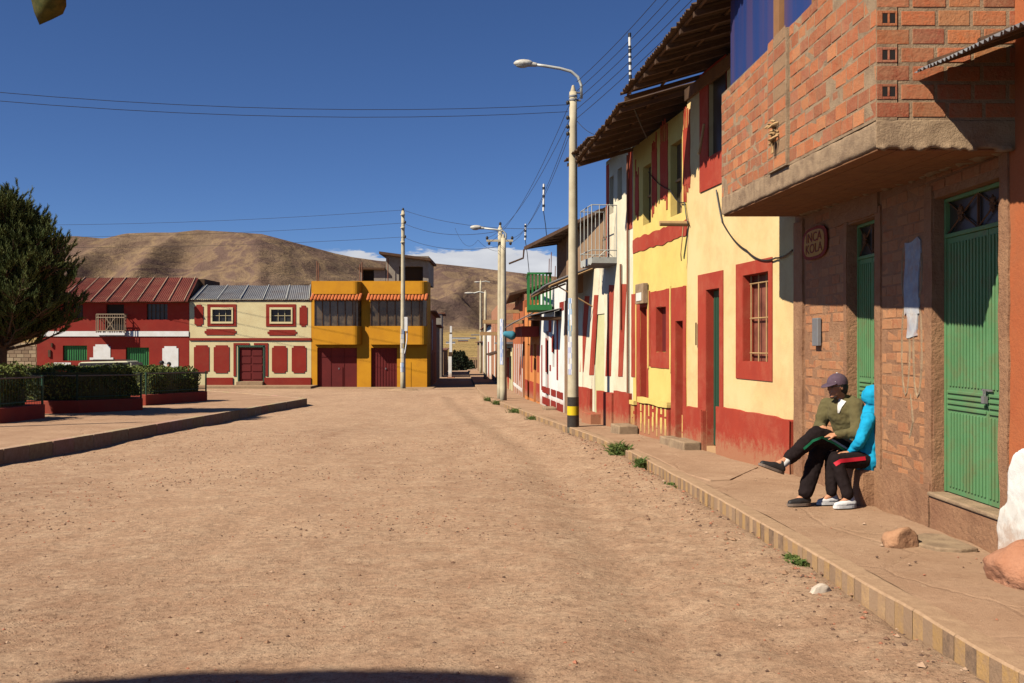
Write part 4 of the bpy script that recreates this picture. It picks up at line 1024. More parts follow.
mb.tube([Fs.p(.1, .95, 3.03), Fs.p(.1, .03, 2.5)], .018, 6); obj('awning_frame', mb, m_paleW, sh)
# lower painted strips of the adobe house
mb = MB(); F5.rough(mb, .02, UL*.42, -.9, 2.9, .012, .01); obj('cream_paint', mb, m_cream, r5)
mb = MB(); F5.rough(mb, .02, UL*.5, -1.2, .2, .06, .01); obj('plinth', mb, m_red, r5)

# ---- R6 : white shop with red bands
F6 = Fac((1.5, 27.602), (.94, 33.7), (-1, 0)); UL = F6.L
r6 = thing('white_house', 'small white house painted with thin red stripes and a green wooden balcony', 'house', (1.2, 30, -.5))
ds = [(*urange(F6, 545.5, 548.5), -.45, 2.0), (*urange(F6, 552.5, 554.5), .9, 1.9)]
mb = MB(); F6.wall(mb, .001, UL-.001, -1.8, 3.40, [(*h_, .1) for h_ in ds], D=6); obj('wall', mb, m_white, r6)
for h_ in ds:
    mb = MB(); F6.box(mb, h_[0]+.004, h_[1]-.004, -.09, -.07, h_[2], h_[3]); obj('door', mb, m_red, r6)
st = MB()
F6.rough(st, .0, .30, -1.2, 2.8, .01, .01)
obj('tan_strip', st, m_tan, r6)
st = MB()
for a, b, t_, l in ((556.8, 558.2, 320, 380), (548.8, 551.5, 318, 332), (551.9, 553, 336, 352), (545.6, 546.8, 338, 372), (541.5, 542.4, 345, 390), (549.8, 551, 365, 371)): stripe(F6, st, a, b, t_, l, .01, j=.004)
for a, b in ((.62, 1.9), (2.1, 3.2), (3.5, 5.4)):
    F6.rough(st, a, b, -.35, -.12, .012, .008); F6.rough(st, a, b, .02, .22, .012, .008)
F6.rough(st, .45, 1.3, 2.55, 2.8, .012, .01)
obj('red_stripes', st, m_red2, r6)
mb = MB(); F6.box(mb, 1.9, 2.7, .0, .35, -1, -.28); obj('doorstep', mb, m_conc, r6, bev=.02)
gb = thing('green_balcony', 'green painted wooden slat balcony jutting over the pavement from the white house', 'balcony', (.9, 31, 2.7))
gb['category'] = 'balcony'
mb = MB(); xa, xb, ya, yb, za, zb = .48, 1.2, 30.0, 32.4, 2.62, 3.75
mb.box(xa, xb, ya, yb, za, za+.16); mb.box(xa-.02, xb, ya-.02, ya+.04, zb-.06, zb); mb.box(xa-.02, xa+.05, ya+.04, yb, zb-.06, zb); obj('balcony_floor', mb, m_dgreen, gb)
mb = MB()
for k in range(7): x = xa+k*(xb-xa-.08)/6; mb.box(x, x+.055, ya, ya+.03, za+.16, zb-.06)
for k in range(1, 12): y = ya+k*(yb-ya)/12; mb.box(xa, xa+.03, y, y+.07, za+.16, zb-.06)
obj('slats', mb, m_dgreen, gb)
mb = MB(); Fx = F6; corrugated(mb, Fx.p(.8, .9, 2.42), Fx.p(2.4, .85, 2.40), Fx.p(2.4, .02, 2.6), Fx.p(.8, .02, 2.62), 12, .012, .01); 
cz = thing('tin_canopy', 'small tin canopy below the green wooden balcony', 'canopy', (.9, 30, 2.4)); obj('canopy_sheet', mb, m_zinc, cz)
mb = MB(); Fx.box(mb, .9, 2.3, .02, .8, 2.3, 2.38); obj('canopy_frame', mb, m_wood, cz)

# ---- R7 : orange shop, R8 white/orange, R9 ...
F7 = Fac((.938, 33.702), (.5, 38.5), (-1, 0)); UL = F7.L
r7 = thing('orange_house', 'light orange house with red stripes and a corrugated street canopy, beyond the green balcony', 'house', (.7, 36, -.6))
ds = [(*urange(F7, 534, 536.4), -.5, 1.6), (*urange(F7, 527.4, 529.5), -.6, 1.6)]
mb = MB(); F7.wall(mb, .001, UL-.001, -1.8, 3.0, [(*h_, .1) for h_ in ds], D=6); obj('wall', mb, m_orange2, r7)
for h_ in ds:
    mb = MB(); F7.box(mb, h_[0]+.004, h_[1]-.004, -.09, -.07, h_[2], h_[3]); obj('door', mb, m_red, r7)
st = MB()
for a, b, t_, l in ((537.4, 539, 345, 372), (531, 532.4, 345, 372)): stripe(F7, st, a, b, t_, l, .01, j=.004)
for a, b in ((.1, 1.1), (1.9, 3.2), (3.9, 4.7)): F7.rough(st, a, b, -.35, .25, .012, .008)
obj('red_stripes', st, m_red, r7)
mb = MB(); corrugated(mb, F7.p(-.6, 1.0, 2.28), F7.p(2.6, .95, 2.2), F7.p(2.6, .02, 2.7), F7.p(-.6, .1, 2.75), 20, .012, .01)
cz = thing('tin_canopy', 'tin street canopy with dark valance on the light orange house', 'canopy', (.3, 35, 2.2)); obj('canopy_sheet', mb, m_zinc, cz)
mb = MB(); F7.box(mb, .05, 2.5, .03, .6, 1.85, 2.2); obj('valance', mb, m_maroon, cz)
tealm = flat('teal_cloth', srgb(60, 130, 150), .8)
mb = MB(); q = F7.p(1.2, 1.05, 1.95); mb.cap(q, q+Vector((.2, 0, -.05)), .10, .16, 8); o = obj('teal_bundle', mb, tealm, orig=q, label='teal blue bundle hanging under the tin street canopy', cat='bundle', smooth=True)
F8 = Fac((.498, 38.502), (.05, 48), (-1, 0)); UL = F8.L
r8 = thing('brick_orange_house', 'orange and white striped low house with projecting roof beams, right of the twin poles', 'house', (.2, 43, -.7))
mb = MB(); F8.wall(mb, .001, UL-.001, -2, 3.3, [(.1, 1.3, -.6, 1.7, .4), (5, 5.9, -.8, 1.4, .1)], D=6); obj('wall', mb, m_orange, r8)
mb = MB(); F8.box(mb, .12, 1.28, -.38, -.3, -.6, 1.7); obj('door', mb, m_black, r8); mb = MB(); F8.box(mb, 5.02, 5.88, -.09, -.06, -.8, 1.4); obj('door', mb, m_wood, r8)
st = MB()
for u in (1.6, 3.1, 4.6, 6.3, 8.0): F8.rough(st, u, u+.3, -.9, 1.6, .012, .008)
F8.rough(st, 1.6, 9, -.35, -.2, .014, .008); F8.rough(st, 1.6, 9, -.85, -.7, .014, .008)
obj('white_paint', st, m_white, r8)
mb = MB()
for u, z, w in ((.6, 2.4, 1.6), (2.2, 1.95, 1.7), (3.6, 2.9, .9)): F8.box(mb, u, u+.35, -.2, w, z, z+.14)
obj('roof_beams', mb, m_paleW, r8)
mb = MB()
for k in range(7): F8.box(mb, .4+k*1.2, .9+k*1.2, -.25, -.02, 3.3, 3.55+.2*(k % 2)); 
obj('brick_stubs', mb, m_clay, r8)
F8b = Fac((1.2, 36.5), (.9, 41), (-1, 0))
# brick-and-shed upper volume behind, with long dark roof edge
r8b = thing('brown_upper_house', 'dark brown shed-roofed house rising behind the low striped houses, rebars on top', 'house', (1.5, 40, 0))
mb = MB(); mb.hexa([(.55, 40, -1), (6, 40, -1), (6, 48, -1), (.3, 48, -1), (.55, 40, 3.6), (6, 40, 4.9), (6, 48, 4.9), (.3, 48, 3.6)]); obj('wall', mb, m_clay, r8b)
mb = MB(); mb.hexa([(-.1, 39.6, 3.52), (6.2, 39.6, 5.2), (6.2, 48.3, 5.2), (-.3, 48.3, 3.52), (-.1, 39.6, 3.62), (6.2, 39.6, 5.3), (6.2, 48.3, 5.3), (-.3, 48.3, 3.62)]); obj('roof', mb, m_wood, r8b)
mb = MB()
for x, y, h in ((1.5, 41, 1.2), (1.75, 41, .9), (1.6, 41.4, 1.5), (1.9, 41.4, 1.3), (2.1, 42, .8), (2.4, 41, 1.0)): mb.tube([(x, y, 3.8), (x+.03, y, 3.9+h)], .018, 5)
obj('rebars', mb, m_rust, r8b)

def far_house(name, label, A, B, z1, D, wallm, holes=(), doorm=m_maroon, out=(-1, 0), group=None, roofm=None, stripes=None, sm=m_red2, z0=-3.5, dl=None):
    f = Fac(A, B, out); t = thing(name, label, 'house', (A[0], A[1], gz(A[1])), group)
    mb = MB(); f.wall(mb, 0, f.L, z0, z1, [(*h_, .12) for h_ in holes], D=D); obj('wall', mb, wallm, t)
    for h_ in holes:
        mb = MB(); f.box(mb, h_[0]+.004, h_[1]-.004, -.11, -.08, h_[2], h_[3]); obj('door' if h_[2] < gz(A[1])+.5 else 'window', mb, doorm, t)
    if roofm:
        mb = MB(); f.hx(mb, -.1, f.L+.1, -D-.1, .35, z1+.002, z1+.1, z1+.002, z1+.1); obj('roof', mb, roofm, t)
    if stripes:
        mb = MB()
        for (a, b, c, d) in stripes: f.box(mb, a, b, 0, .02, c, d)
        obj('painted_bands', mb, sm, t)
    return t, f
far_house('pink_house', 'narrow pale house with a black shop canopy past the twin poles', (.0, 48.8), (-.75, 63), 1.6, 6, m_cream2, [(.6, 2.2, -1, 1.0), (5, 6.2, -1.2, .8)], m_black, roofm=m_zinc, stripes=[(2.6, 4.6, -1.4, .9)], sm=m_red)
mb = MB(); mb.hexa([(-1.1, 50, 1.0), (0, 50, 1.35), (-.25, 55, 1.35), (-1.4, 55, 1.0), (-1.1, 50, 1.08), (0, 50, 1.43), (-.25, 55, 1.43), (-1.4, 55, 1.08)]); obj('shop_canopy', mb, m_wood, orig=(-.6, 52, 1), label='dark sheet canopy over the pavement past the twin poles', cat='canopy')
far_house('brick_house', 'tall unplastered brick house with a red stripe, beyond the dark canopy', (-.85, 64), (-1.7, 82), 4.2, 6, m_clay, [(1, 2.4, -1.2, 1.0), (6, 7, 1.6, 3.0), (11, 12, 1.6, 3.0)], m_black, stripes=[(.1, .9, -1.4, 3.2), (8, 9.5, -1.4, 2.2)], sm=m_white)
far_house('white_house', 'white and red painted house far along the right side of the street', (-1.75, 83), (-3.3, 114), 3.2, 6, m_white, [(3, 5, -1.6, .8), (15, 17, -1.8, .6)], m_maroon, roofm=m_rust, stripes=[(6, 9, -1.8, 1.8), (20, 24, -1.8, 1.4)], sm=m_red)
far_house('tan_house', 'low tan house at the far end of the right side of the street', (-3.4, 116), (-5.4, 156), 1.8, 6, m_tan, [(5, 8, -2.2, 0)], m_wood, roofm=m_rust)
# ================================================================ LEFT / FAR ROW at Y = 60
FY = 59.6
def FX(px, Y=FY): return (px-CX)/F0*Y
def FZ(py, Y=FY): return EYE-(py-HY)/F0*Y
FL = Fac((FX(330), FY), (FX(0), FY), (0, -1))
class FF(Fac):
    def U(s, px): return s.u(px)
def bx(mb, px0, px1, py0, py1, o0, o1, Y=FY, c=None):     # picture-measured box on a wall facing us
    mb.box(FX(px0, Y), FX(px1, Y), Y-o1, Y-o0, FZ(py1, Y), FZ(py0, Y), c)
def face_wall(mb, px0, px1, py0, py1, holes, Y=FY, depth=.15, D=7):
    f = Fac((FX(px0, Y), Y), (FX(px1, Y), Y), (0, -1))
    hs = [(FX(a, Y)-f.A.x, FX(b, Y)-f.A.x, FZ(d, Y), FZ(c, Y), depth) for a, b, c, d in holes]
    f.wall(mb, 0, f.L, FZ(py1, Y), FZ(py0, Y), hs, D=D)
def plaque(mb, a, b, t, l, Y=FY, o=.03, n=3.6):           # painted panel with notched corners
    x0, x1, z0, z1 = FX(a, Y), FX(b, Y), FZ(l, Y), FZ(t, Y); k = n*.03
    p = [(x0+k, z0), (x1-k, z0), (x1-k, z0+k), (x1, z0+k), (x1, z1-k), (x1-k, z1-k), (x1-k, z1), (x0+k, z1), (x0+k, z1-k), (x0, z1-k), (x0, z0+k), (x0+k, z0+k)]
    nn = len(p); vs = [(x, Y-o, z) for x, z in p]+[(x, Y, z) for x, z in p]
    mb.add(vs, [tuple(range(nn)), tuple(range(nn, 2*nn))[::-1]]+[(i, nn+i, nn+(i+1) % nn, (i+1) % nn) for i in range(nn)])

# house 2 : cream with dark red panels
h2 = thing('cream_house', 'cream two-storey house with dark red notched panels and grey sheet roof, across the square', 'house', (FX(250), 60, -1))
win = [(212.6, 231.8, 309.5, 321.6), (271.3, 291.2, 309.5, 321.8)]; dor = [(239.3, 263.2, 347.2, 381.4)]
mb = MB(); face_wall(mb, 189.4, 311.2, 299, 395, win+dor); obj('wall', mb, m_cream2, h2)
for a, b, t, l in win:
    mb = MB(); bx(mb, a-5.2, b+4.6, t-5.3, t-2.1, 0, .03); bx(mb, a-5.2, b+4.6, l+1.9, l+4.6, 0, .03); bx(mb, a-5.2, a-1.6, t-2.1, l+1.9, 0, .03); bx(mb, b+1.4, b+4.6, t-2.1, l+1.9, 0, .03)
    w = obj('window', mb, m_red2, h2)
    mb = MB(); bx(mb, a-1.6, b+1.4, t-2.1, t, 0, .07); bx(mb, a-1.6, b+1.4, l, l+1.9, 0, .07); bx(mb, a-1.6, a, t, l, 0, .07); bx(mb, b, b+1.4, t, l, 0, .07)
    for k in (1, 2): bx(mb, a+(b-a)*k/3-.2, a+(b-a)*k/3+.2, t, l, -.1, -.05)
    bx(mb, a, b, (t+l)/2-.2, (t+l)/2+.2, -.1, -.05); obj('window_frame', mb, m_cream2, w)
    mb = MB(); bx(mb, a, b, t, l, -.14, -.12); obj('pane', mb, m_glassd, w)
mb = MB()
for a, b, t, l in ((194.5,203.4,304.6,326),(299.5,307.4,305.5,326.5),(204.6,236.4,329,335),(267.5,297,329.8,335.4),(194,209.2,345.2,373),(213.8,229.4,345.2,373),(272,287.2,345.8,373),(291.8,306.4,345.8,373)): plaque(mb, a, b, t, l)
obj('red_panels', mb, m_red2, h2)
mb = MB(); bx(mb, 189.6, 311, 338, 340.4, 0, .06); bx(mb, 206.8, 233, 377.6, 385.2, 0, .06); bx(mb, 264.5, 311, 377.6, 385.2, 0, .06)
bx(mb, 233.6, 236, 343, 376, 0, .04); bx(mb, 265.8, 268, 343, 376, 0, .04); bx(mb, 233.6, 249.5, 343, 345, 0, .041); bx(mb, 254, 268, 343, 345, 0, .041)
obj('red_trim', mb, m_red2, h2)
mb = MB(); bx(mb, 239.6, 262.9, 347.5, 381.4, -.13, -.08)
for i in range(2):
    for j in range(4): bx(mb, 241+i*11.2, 250.5+i*11.2, 349.5+j*7.8, 355.6+j*7.8, -.08, -.05)
w = obj('door', mb, m_maroon, h2); mb = MB(); bx(mb, 237.9, 239.3, 346.2, 381.4, -.1, .05); bx(mb, 263.2, 264.6, 346.2, 381.4, -.1, .05); bx(mb, 237.9, 264.6, 345.4, 347.2, 0, .05); obj('door_frame', mb, m_fence, h2)
mb = MB(); bx(mb, 206, 311, 385.3, 389, 0, 1.2); bx(mb, 238, 264, 381.5, 385.2, -.1, .4); obj('step', mb, m_kerbc, h2)
mb = MB(); e0, e1 = Vector((FX(190), FY-.08, FZ(299.6))), Vector((FX(311.4), FY-.08, FZ(299.6)))
rp = 62.6; corrugated(mb, e0, e1, (FX(312.2, rp), rp, FZ(285.5, rp)), (FX(203, rp), rp, FZ(285.5, rp)), 60, .02, .02, 4, 6, .02); obj('roof', mb, m_zinc, h2)
mb = MB()
for k in range(6):
    t = k/5.3+.04; a = e0.lerp(e1, t); b = Vector((FX(203, rp), rp, FZ(285.5, rp))).lerp(Vector((FX(312.2, rp), rp, FZ(285.5, rp))), t); up = Vector((0, -.01, .045)); mb.tube([a+up, b+up], .03, 5)
obj('roof_seams', mb, m_metal, h2)
mb = MB(); bx(mb, 190, 311, 300.2, 301.2, 0, .04); mb.box(FX(200), FX(311.5), rp, rp+3.3, 3.8, FZ(286.5, rp)); obj('eave_board', mb, m_wood, h2)

# house 1 : red with balcony
h1 = thing('red_house', 'long brick-red house with rust-red sheet roof, white band and small balcony, behind the hedges', 'house', (FX(115), 60, -1))
win = [(146.6,167.5,303.9,319.6),(75,83,305,318),(106.2,124,304.4,330.6),(62.8,87,345.5,360.7),(125.8,149,347.5,369)]
mb = MB(); face_wall(mb, 37, 189, 299.5, 395, win, depth=.2); obj('wall', mb, m_red2, h1)
def grille(mb, a, b, t, l, n, o0=-.12, o1=-.08):
    for k in range(n+1): x = a+(b-a)*k/n; bx(mb, x-.15, x+.15, t, l, o0, o1)
for i, (a, b, t, l) in enumerate(win):
    mb = MB(); bx(mb, a+.05, b-.05, t+.05, l-.05, -.19, -.15); w = obj(['window', 'window', 'door', 'shutter', 'door'][i], mb, [m_glassd, m_glassd, m_black, m_dgreen, m_dgreen][i], h1)
    if i in (0, 1): mb = MB(); grille(mb, a, b, t, l, 5); bx(mb, a, b, (t+l)/2-.2, (t+l)/2+.2, -.12, -.08); obj('window_grille', mb, m_wood, w)
    if i in (3, 4): mb = MB(); grille(mb, a+.5, b-.5, t, l, 10, -.15, -.12); obj('ribs', mb, m_fence, w)
mb = MB(); bx(mb, 37.1, 188.9, 331.2, 336.4, 0, .05); obj('white_band', mb, m_white, h1)
mb = MB(); plaque(mb, 93.5, 110.5, 344.4, 360.5, n=4); bx(mb, 90, 113.5, 357.5, 360, 0, .045); plaque(mb, 162.5, 178.5, 346.2, 370, n=4); bx(mb, 54, 71, 362.5, 367.5, 0, .03); obj('white_panels', mb, m_white, h1)
Y1 = FY-.62; rp = 62.6
mb = MB(); e0, e1 = Vector((FX(30), Y1, FZ(302, Y1))), Vector((FX(190.6), Y1, FZ(301.3, Y1))); g0, g1 = Vector((FX(55, rp), rp, FZ(278, rp))), Vector((FX(198.4, rp), rp, FZ(277.6, rp)))
corrugated(mb, e0, e1, g1, g0, 80, .02, .02, 4, 6, .02); obj('roof', mb, m_rusty, h1)
mb = MB()
for k in range(11):
    t = .02+k/10.4; a, b = e0.lerp(e1, t), g0.lerp(g1, t); up = Vector((0, -.01, .05)); mb.tube([a+up, b+up], .035, 5)
obj('roof_seams', mb, m_seam, h1)
mb = MB(); bx(mb, 37, 189, 300.4, 302.6, 0, .3); mb.box(FX(55), FX(189), rp, rp+3.3, 3.6, FZ(279, rp)); mb.add([(FX(189.2), FY, FZ(301)), (FX(189.2), rp, FZ(301)), (FX(198, rp), rp, FZ(278.4, rp))], [(0, 1, 2)]); obj('eave_board', mb, m_wood, h1)
mb = MB(); bx(mb, 99, 127.8, 332.8, 335.2, 0, .5); w = obj('balcony_floor', mb, m_white, h1)
mb = MB(); yb = FY-.48
for k in range(13):
    x = FX(99.6)+(FX(127.4)-FX(99.6))*k/12; mb.tube([(x, yb, FZ(333)), (x, yb, FZ(314.6))], .022, 4)
for z in (314.6, 317.8, 331): mb.tube([(FX(99.6), FY, FZ(z)), (FX(99.6), yb, FZ(z)), (FX(127.4), yb, FZ(z)), (FX(127.4), FY, FZ(z))], .03, 5)
for t in (0, .5): 
    for x in (99.6, 127.4): mb.tube([(FX(x), yb+.48*t, FZ(333)), (FX(x), yb+.48*t, FZ(314.6))], .03, 5)
mb.tube([(FX(109), yb, FZ(318)), (FX(118), yb, FZ(331))], .03, 5); mb.tube([(FX(118), yb, FZ(318)), (FX(109), yb, FZ(331))], .03, 5)
obj('balcony_railing', mb, m_rail, h1)
mb = MB(); bx(mb, 51.5, 53, 343, 347, 0, .1); bx(mb, 48.6, 51, 350, 357, 0, .08); obj('wall_box', mb, m_wood, h1)

# house 3 : ochre corner house, projecting rounded upper boxes
h3 = thing('ochre_house', 'ochre two-storey corner house with rounded projecting glazed bays and dark red garage doors', 'house', (FX(370), 60, -1))
YB = FY; 
dor = [(317.2,357,347.8,389),(371,397,347.8,388.6)]
mb = MB(); face_wall(mb, 311.4, 427, 342.5, 396, dor, YB, .25, 2.6); face_wall(mb, 311.4, 427, 281, 342.5, [(316, 361.5, 300.5, 326), (372, 425, 300.5, 326)], YB, .3, 2.6)
obj('wall', mb, m_ochre, h3)
for a, b, t, l in dor:
    mb = MB(); bx(mb, a+.05, b-.05, t+.05, l, -.22, -.17)
    n = 3 if a < 330 else 9
    for k in range(1, n): x = a+(b-a)*k/n; bx(mb, x-.12, x+.12, t, l, -.17, -.145)
    if a < 330: bx(mb, a+14.5, a+25, t+19, l-.5, -.17, -.13); bx(mb, a, b, t+9, t+9.3, -.17, -.145)
    w = obj('garage_door' if a < 330 else 'door', mb, m_maroon, h3); mb = MB(); bx(mb, (a+b)/2+1, (a+b)/2+2, t+20, t+21.6, -.13, -.1); obj('handle', mb, m_zinc, w)
P = .5
def bay(px0, px1, py0, py1, roundr, P=P, side='b'):
    x0, x1 = FX(px0, FY-P), FX(px1, FY-P); r = .42; pts = [(x0, FY)]
    if side in ('l', 'b'): pts += [(x0+r-r*math.cos(t*PI/12), FY-P+r-r*math.sin(t*PI/12)) for t in range(0, 7)]
    else: pts += [(x0, FY-P)]
    if side in ('r', 'b'): pts += [(x1-r+r*math.sin(t*PI/12), FY-P+r-r*math.cos(t*PI/12)) for t in range(0, 7)]
    else: pts += [(x1, FY-P)]
    pts += [(x1, FY)]; return pts, FZ(py1, FY-P), FZ(py0, FY-P)
def band(mb, pts, z0, z1, th=.15):
    mb.prism(pts, z0, z1)
for (a, b, sd) in ((313.5, 360.5, 'r'), (369.5, 427.3, 'r')):
    mb = MB(); pts, z0, z1 = bay(a, b, 326, 344.5, .4, side=sd); mb.prism(pts, z0, z1); obj('bay_base', mb, m_ochre, h3)
    mb = MB(); pts, z0, z1 = bay(a, b, 281.5, 294, .4, side=sd); mb.prism(pts, z0, z1); obj('parapet', mb, m_ochre, h3)
    g = MB(); pts2, z0, z1 = bay(a+.8, b-.8, 299, 326, .4, P-.12, side=sd); g.prism(pts2, z0-.02, z1); gg = obj('window', g, m_glassc, h3)
    f = MB()
    pts3, _, _ = bay(a+.4, b-.4, 299, 326, .4, P-.05, side=sd); n = 5 if a < 330 else 6
    for k in range(n+1):
        x = FX(a+1, FY-P)+(FX(b-8, FY-P)-FX(a+1, FY-P))*k/n; f.box(x-.025, x+.025, FY-P+.06, FY-P+.13, z0, z1)
    f.box(FX(a+1, FY-P), FX(b-8, FY-P), FY-P+.07, FY-P+.12, z1-.12, z1-.06); obj('window_frame', f, m_wood, gg)
    t_ = MB(); x = FX(a-2.2, FY-P); xe = FX(b+.8, FY-P); zt = FZ(294.2, FY-P); zb_ = FZ(299.6, FY-P-.3)
    t_.hexa([(x, FY-P-.3, zb_-.03), (xe, FY-P-.3, zb_-.03), (xe, FY, zt-.12), (x, FY, zt-.12), (x, FY-P-.3, zb_), (xe, FY-P-.3, zb_), (xe, FY, zt), (x, FY, zt)])
    while x < xe:
        t_.cap((x+.09, FY-P-.36, zb_+.02), (x+.09, FY-P+.25, zt+.0), .10, .10, 8); x += .2
    obj('tile_eave', t_, m_tile, h3)
    s_ = MB(); s_.box(FX(a, FY-P)+.1, FX(b, FY-P)-.3, FY-P+.12, FY, FZ(299, FY-P)-.02, FZ(294.2, FY-P)); obj('soffit', s_, m_ochre, h3)
mb = MB(); bx(mb, 397.5, 411, 362, 389, 0, .02); obj('bright_panel', mb, m_ochre, h3)
mb = MB(); YR = FY+1.2
face_wall(mb, 386, 428.5, 256, 284, [(399, 423, 266.5, 282.5)], YR, .5, 4); face_wall(mb, 359.5, 385.5, 268, 284, [(362.5, 374, 270, 282)], YR, .5, 4); obj('rooftop_room', mb, m_concg, h3)
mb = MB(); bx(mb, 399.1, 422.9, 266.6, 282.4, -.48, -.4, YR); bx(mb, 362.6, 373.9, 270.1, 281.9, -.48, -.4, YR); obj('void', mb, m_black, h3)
mb = MB(); a, b = FX(380.5, YR), FX(431.5, YR); z0, z1 = FZ(254.8, YR), FZ(261.6, YR)
mb.hexa([(a, YR-.7, z0), (b, YR-.7, z1), (b, YR+4, z1), (a, YR+4, z0), (a, YR-.7, z0+.15), (b, YR-.7, z1+.15), (b, YR+4, z1+.15), (a, YR+4, z0+.15)]); mb.hexa([(FX(358.5, YR), YR-.3, FZ(269.5, YR)), (FX(385, YR), YR-.3, FZ(270, YR)), (FX(385, YR), YR+2, FZ(270, YR)), (FX(358.5, YR), YR+2, FZ(269.5, YR)), (FX(358.5, YR), YR-.3, FZ(267.5, YR)), (FX(385, YR), YR-.3, FZ(268, YR)), (FX(385, YR), YR+2, FZ(268, YR)), (FX(358.5, YR), YR+2, FZ(267.5, YR))])
obj('rooftop_roof', mb, m_wood, h3)
mb = MB()
for x, t in ((317, 261), (318.6, 263), (360, 264), (362, 262), (388, 258)): mb.tube([(FX(x, 60.5), 60.5, FZ(284, 60.5)), (FX(x, 60.5), 60.5, FZ(t, 60.5))], .03, 4)
obj('rebars', mb, m_rust, h3)
# garden wall at far left
sw = thing('stone_wall', 'pale block wall seen low at the left edge below the pine', 'wall', (FX(18, 61), 61, -1))
mb = MB(); mb.box(FX(-60, 61), FX(36.8, 61), 61, 61.3, -2, FZ(342.5, 61)); obj('wall_body', mb, m_tan, sw)
bk = MB(); fs = Fac((FX(-60, 61), 60.995), (FX(36.5, 61), 60.995), (0, -1)); brickwork(fs, bk, .05, fs.L-.02, -1.3, FZ(343, 61), .42, .2, .03, .015, cols=[srgb(160,140,112), srgb(176,156,124), srgb(140,120,96)]); obj('stone_blocks', bk, m_colany, sw)

# left side of the street beyond the ochre house
def lside(name, label, ya, yb, z1, wm, holes, roofm=m_rust, st=None, sm=m_red2):
    xa, xb = -4.95-.052*(ya-60), -4.95-.052*(yb-60)
    return far_house(name, label, (xa, ya), (xb, yb), z1, 7, wm, holes, m_black, out=(1, 0), roofm=roofm, stripes=st, sm=sm)
lside('dark_house', 'shaded brown two-storey house next to the ochre corner house', 62.6, 77, 3.6, m_clay, [(1, 2.2, -1.2, 1), (4.5, 5.7, -1.2, 1), (1, 2.5, 1.9, 3), (9, 10.5, -1.2, 1)], st=[(3.2, 3.9, 1.2, 3.2)], sm=m_white)
lside('grey_house', 'shaded grey house midway down the left side of the street', 77.3, 90, 3.0, m_concg, [(2, 3.4, -1.3, 1), (8, 9, -1.3, .9), (5, 6.2, 1.4, 2.4)])
lside('green_grey_house', 'tall narrow grey-green house down the left side of the street', 99, 108, 4.6, m_concg, [(2, 3.4, -1.5, 1)])
lside('tan_house', 'low tan house at the far end of the left side of the street', 112, 150, .9, m_tan, [(5, 7, -2, 0)])
gt = thing('white_gate_pillar', 'white two-tier pillar on a red foot, left side of the far street', 'pillar', (-5.9, 92, -1.6))
YP = 95; mb = MB(); mb.box(FX(448.3, YP), FX(451.6, YP), YP, YP+.5, FZ(377, YP), FZ(356.5, YP)); mb.box(FX(449.3, YP), FX(452, YP), YP+.05, YP+.45, FZ(352, YP), FZ(334, YP)); mb.box(FX(449.8, YP), FX(451.8, YP), YP+.1, YP+.4, FZ(332.5, YP), FZ(326, YP)); obj('shaft', mb, m_white, gt)
mb = MB(); mb.box(FX(448.5, YP), FX(451.8, YP), YP+.02, YP+.48, FZ(356.5, YP), FZ(352, YP)); mb.box(FX(449.6, YP), FX(451.9, YP), YP+.06, YP+.44, FZ(334, YP), FZ(332.5, YP)); obj('collar', mb, m_wood, gt)
mb = MB(); mb.box(FX(447.4, YP), FX(454.5, YP), YP-.3, YP+.6, FZ(381, YP)-.2, FZ(377, YP)); obj('foot', mb, m_red, gt)
# cross walls / shade casters and end wall
ew = thing('end_wall', 'low pierced wall crossing the far end of the street', 'wall', (-9, 205, -4)); YE = 205
mb = MB()
for k in range(16): a = 465+k*2.1; mb.box(FX(a, YE), FX(a+.7, YE), YE, YE+.4, FZ(368, YE), FZ(358.6, YE))
mb.box(FX(465, YE), FX(499, YE), YE-.05, YE+.45, FZ(358.6, YE), FZ(357.3, YE)); mb.box(FX(465, YE), FX(499, YE), YE+.1, YE+.3, FZ(368, YE), FZ(360, YE)); obj('piers', mb, m_tan, ew)
# distant farmhouses on the plain
for i, (a, b, t, l, Y, m_) in enumerate(((446,455,347,350.5,1500,m_white),(452,470,341.5,344,1900,m_white),(458,468,345.5,347.5,1700,m_rusty),(470,476,340.5,344.5,1900,m_concg),(478,490,346.5,348.5,1600,m_tan),(430,440,343,346,1900,m_white),(471,485,337,339.5,2300,m_concg))):
    x0, x1 = FX(a, Y), FX(b, Y); z0 = terrain((x0+x1)/2, Y)-1; zt = FZ(t, Y); zt = max(zt, z0+4)
    f = thing('farmhouse', ['white farmhouse on the plain, leftmost below the brown hill', 'long white farm shed on the plain, highest up', 'rust-red roofed farmhouse on the plain between the white sheds', 'squat grey farmhouse on the plain beside the long white shed', 'low tan farmhouse on the plain at the right behind the thin poles', 'small white farmhouse behind the left street houses', 'faint grey farmhouse farthest off at the hill foot'][i], 'farmhouse', ((x0+x1)/2, Y, z0), 'distant farmhouses on the plain')
    mb = MB(); mb.box(x0, x1, Y, Y+8, z0, z0+(zt-z0)*.7); obj('wall', mb, m_, f)
    mb = MB(); zz = z0+(zt-z0)*.7; mb.add([(x0-.5, Y-.6, zz), (x1+.5, Y-.6, zz), (x1+.5, Y+8.6, zz), (x0-.5, Y+8.6, zz), (x0, Y+4, zt), (x1, Y+4, zt)], [(0, 1, 5, 4), (2, 3, 4, 5), (0, 4, 3), (1, 2, 5), (0, 3, 2, 1)]); obj('roof', mb, m_zinc, f)

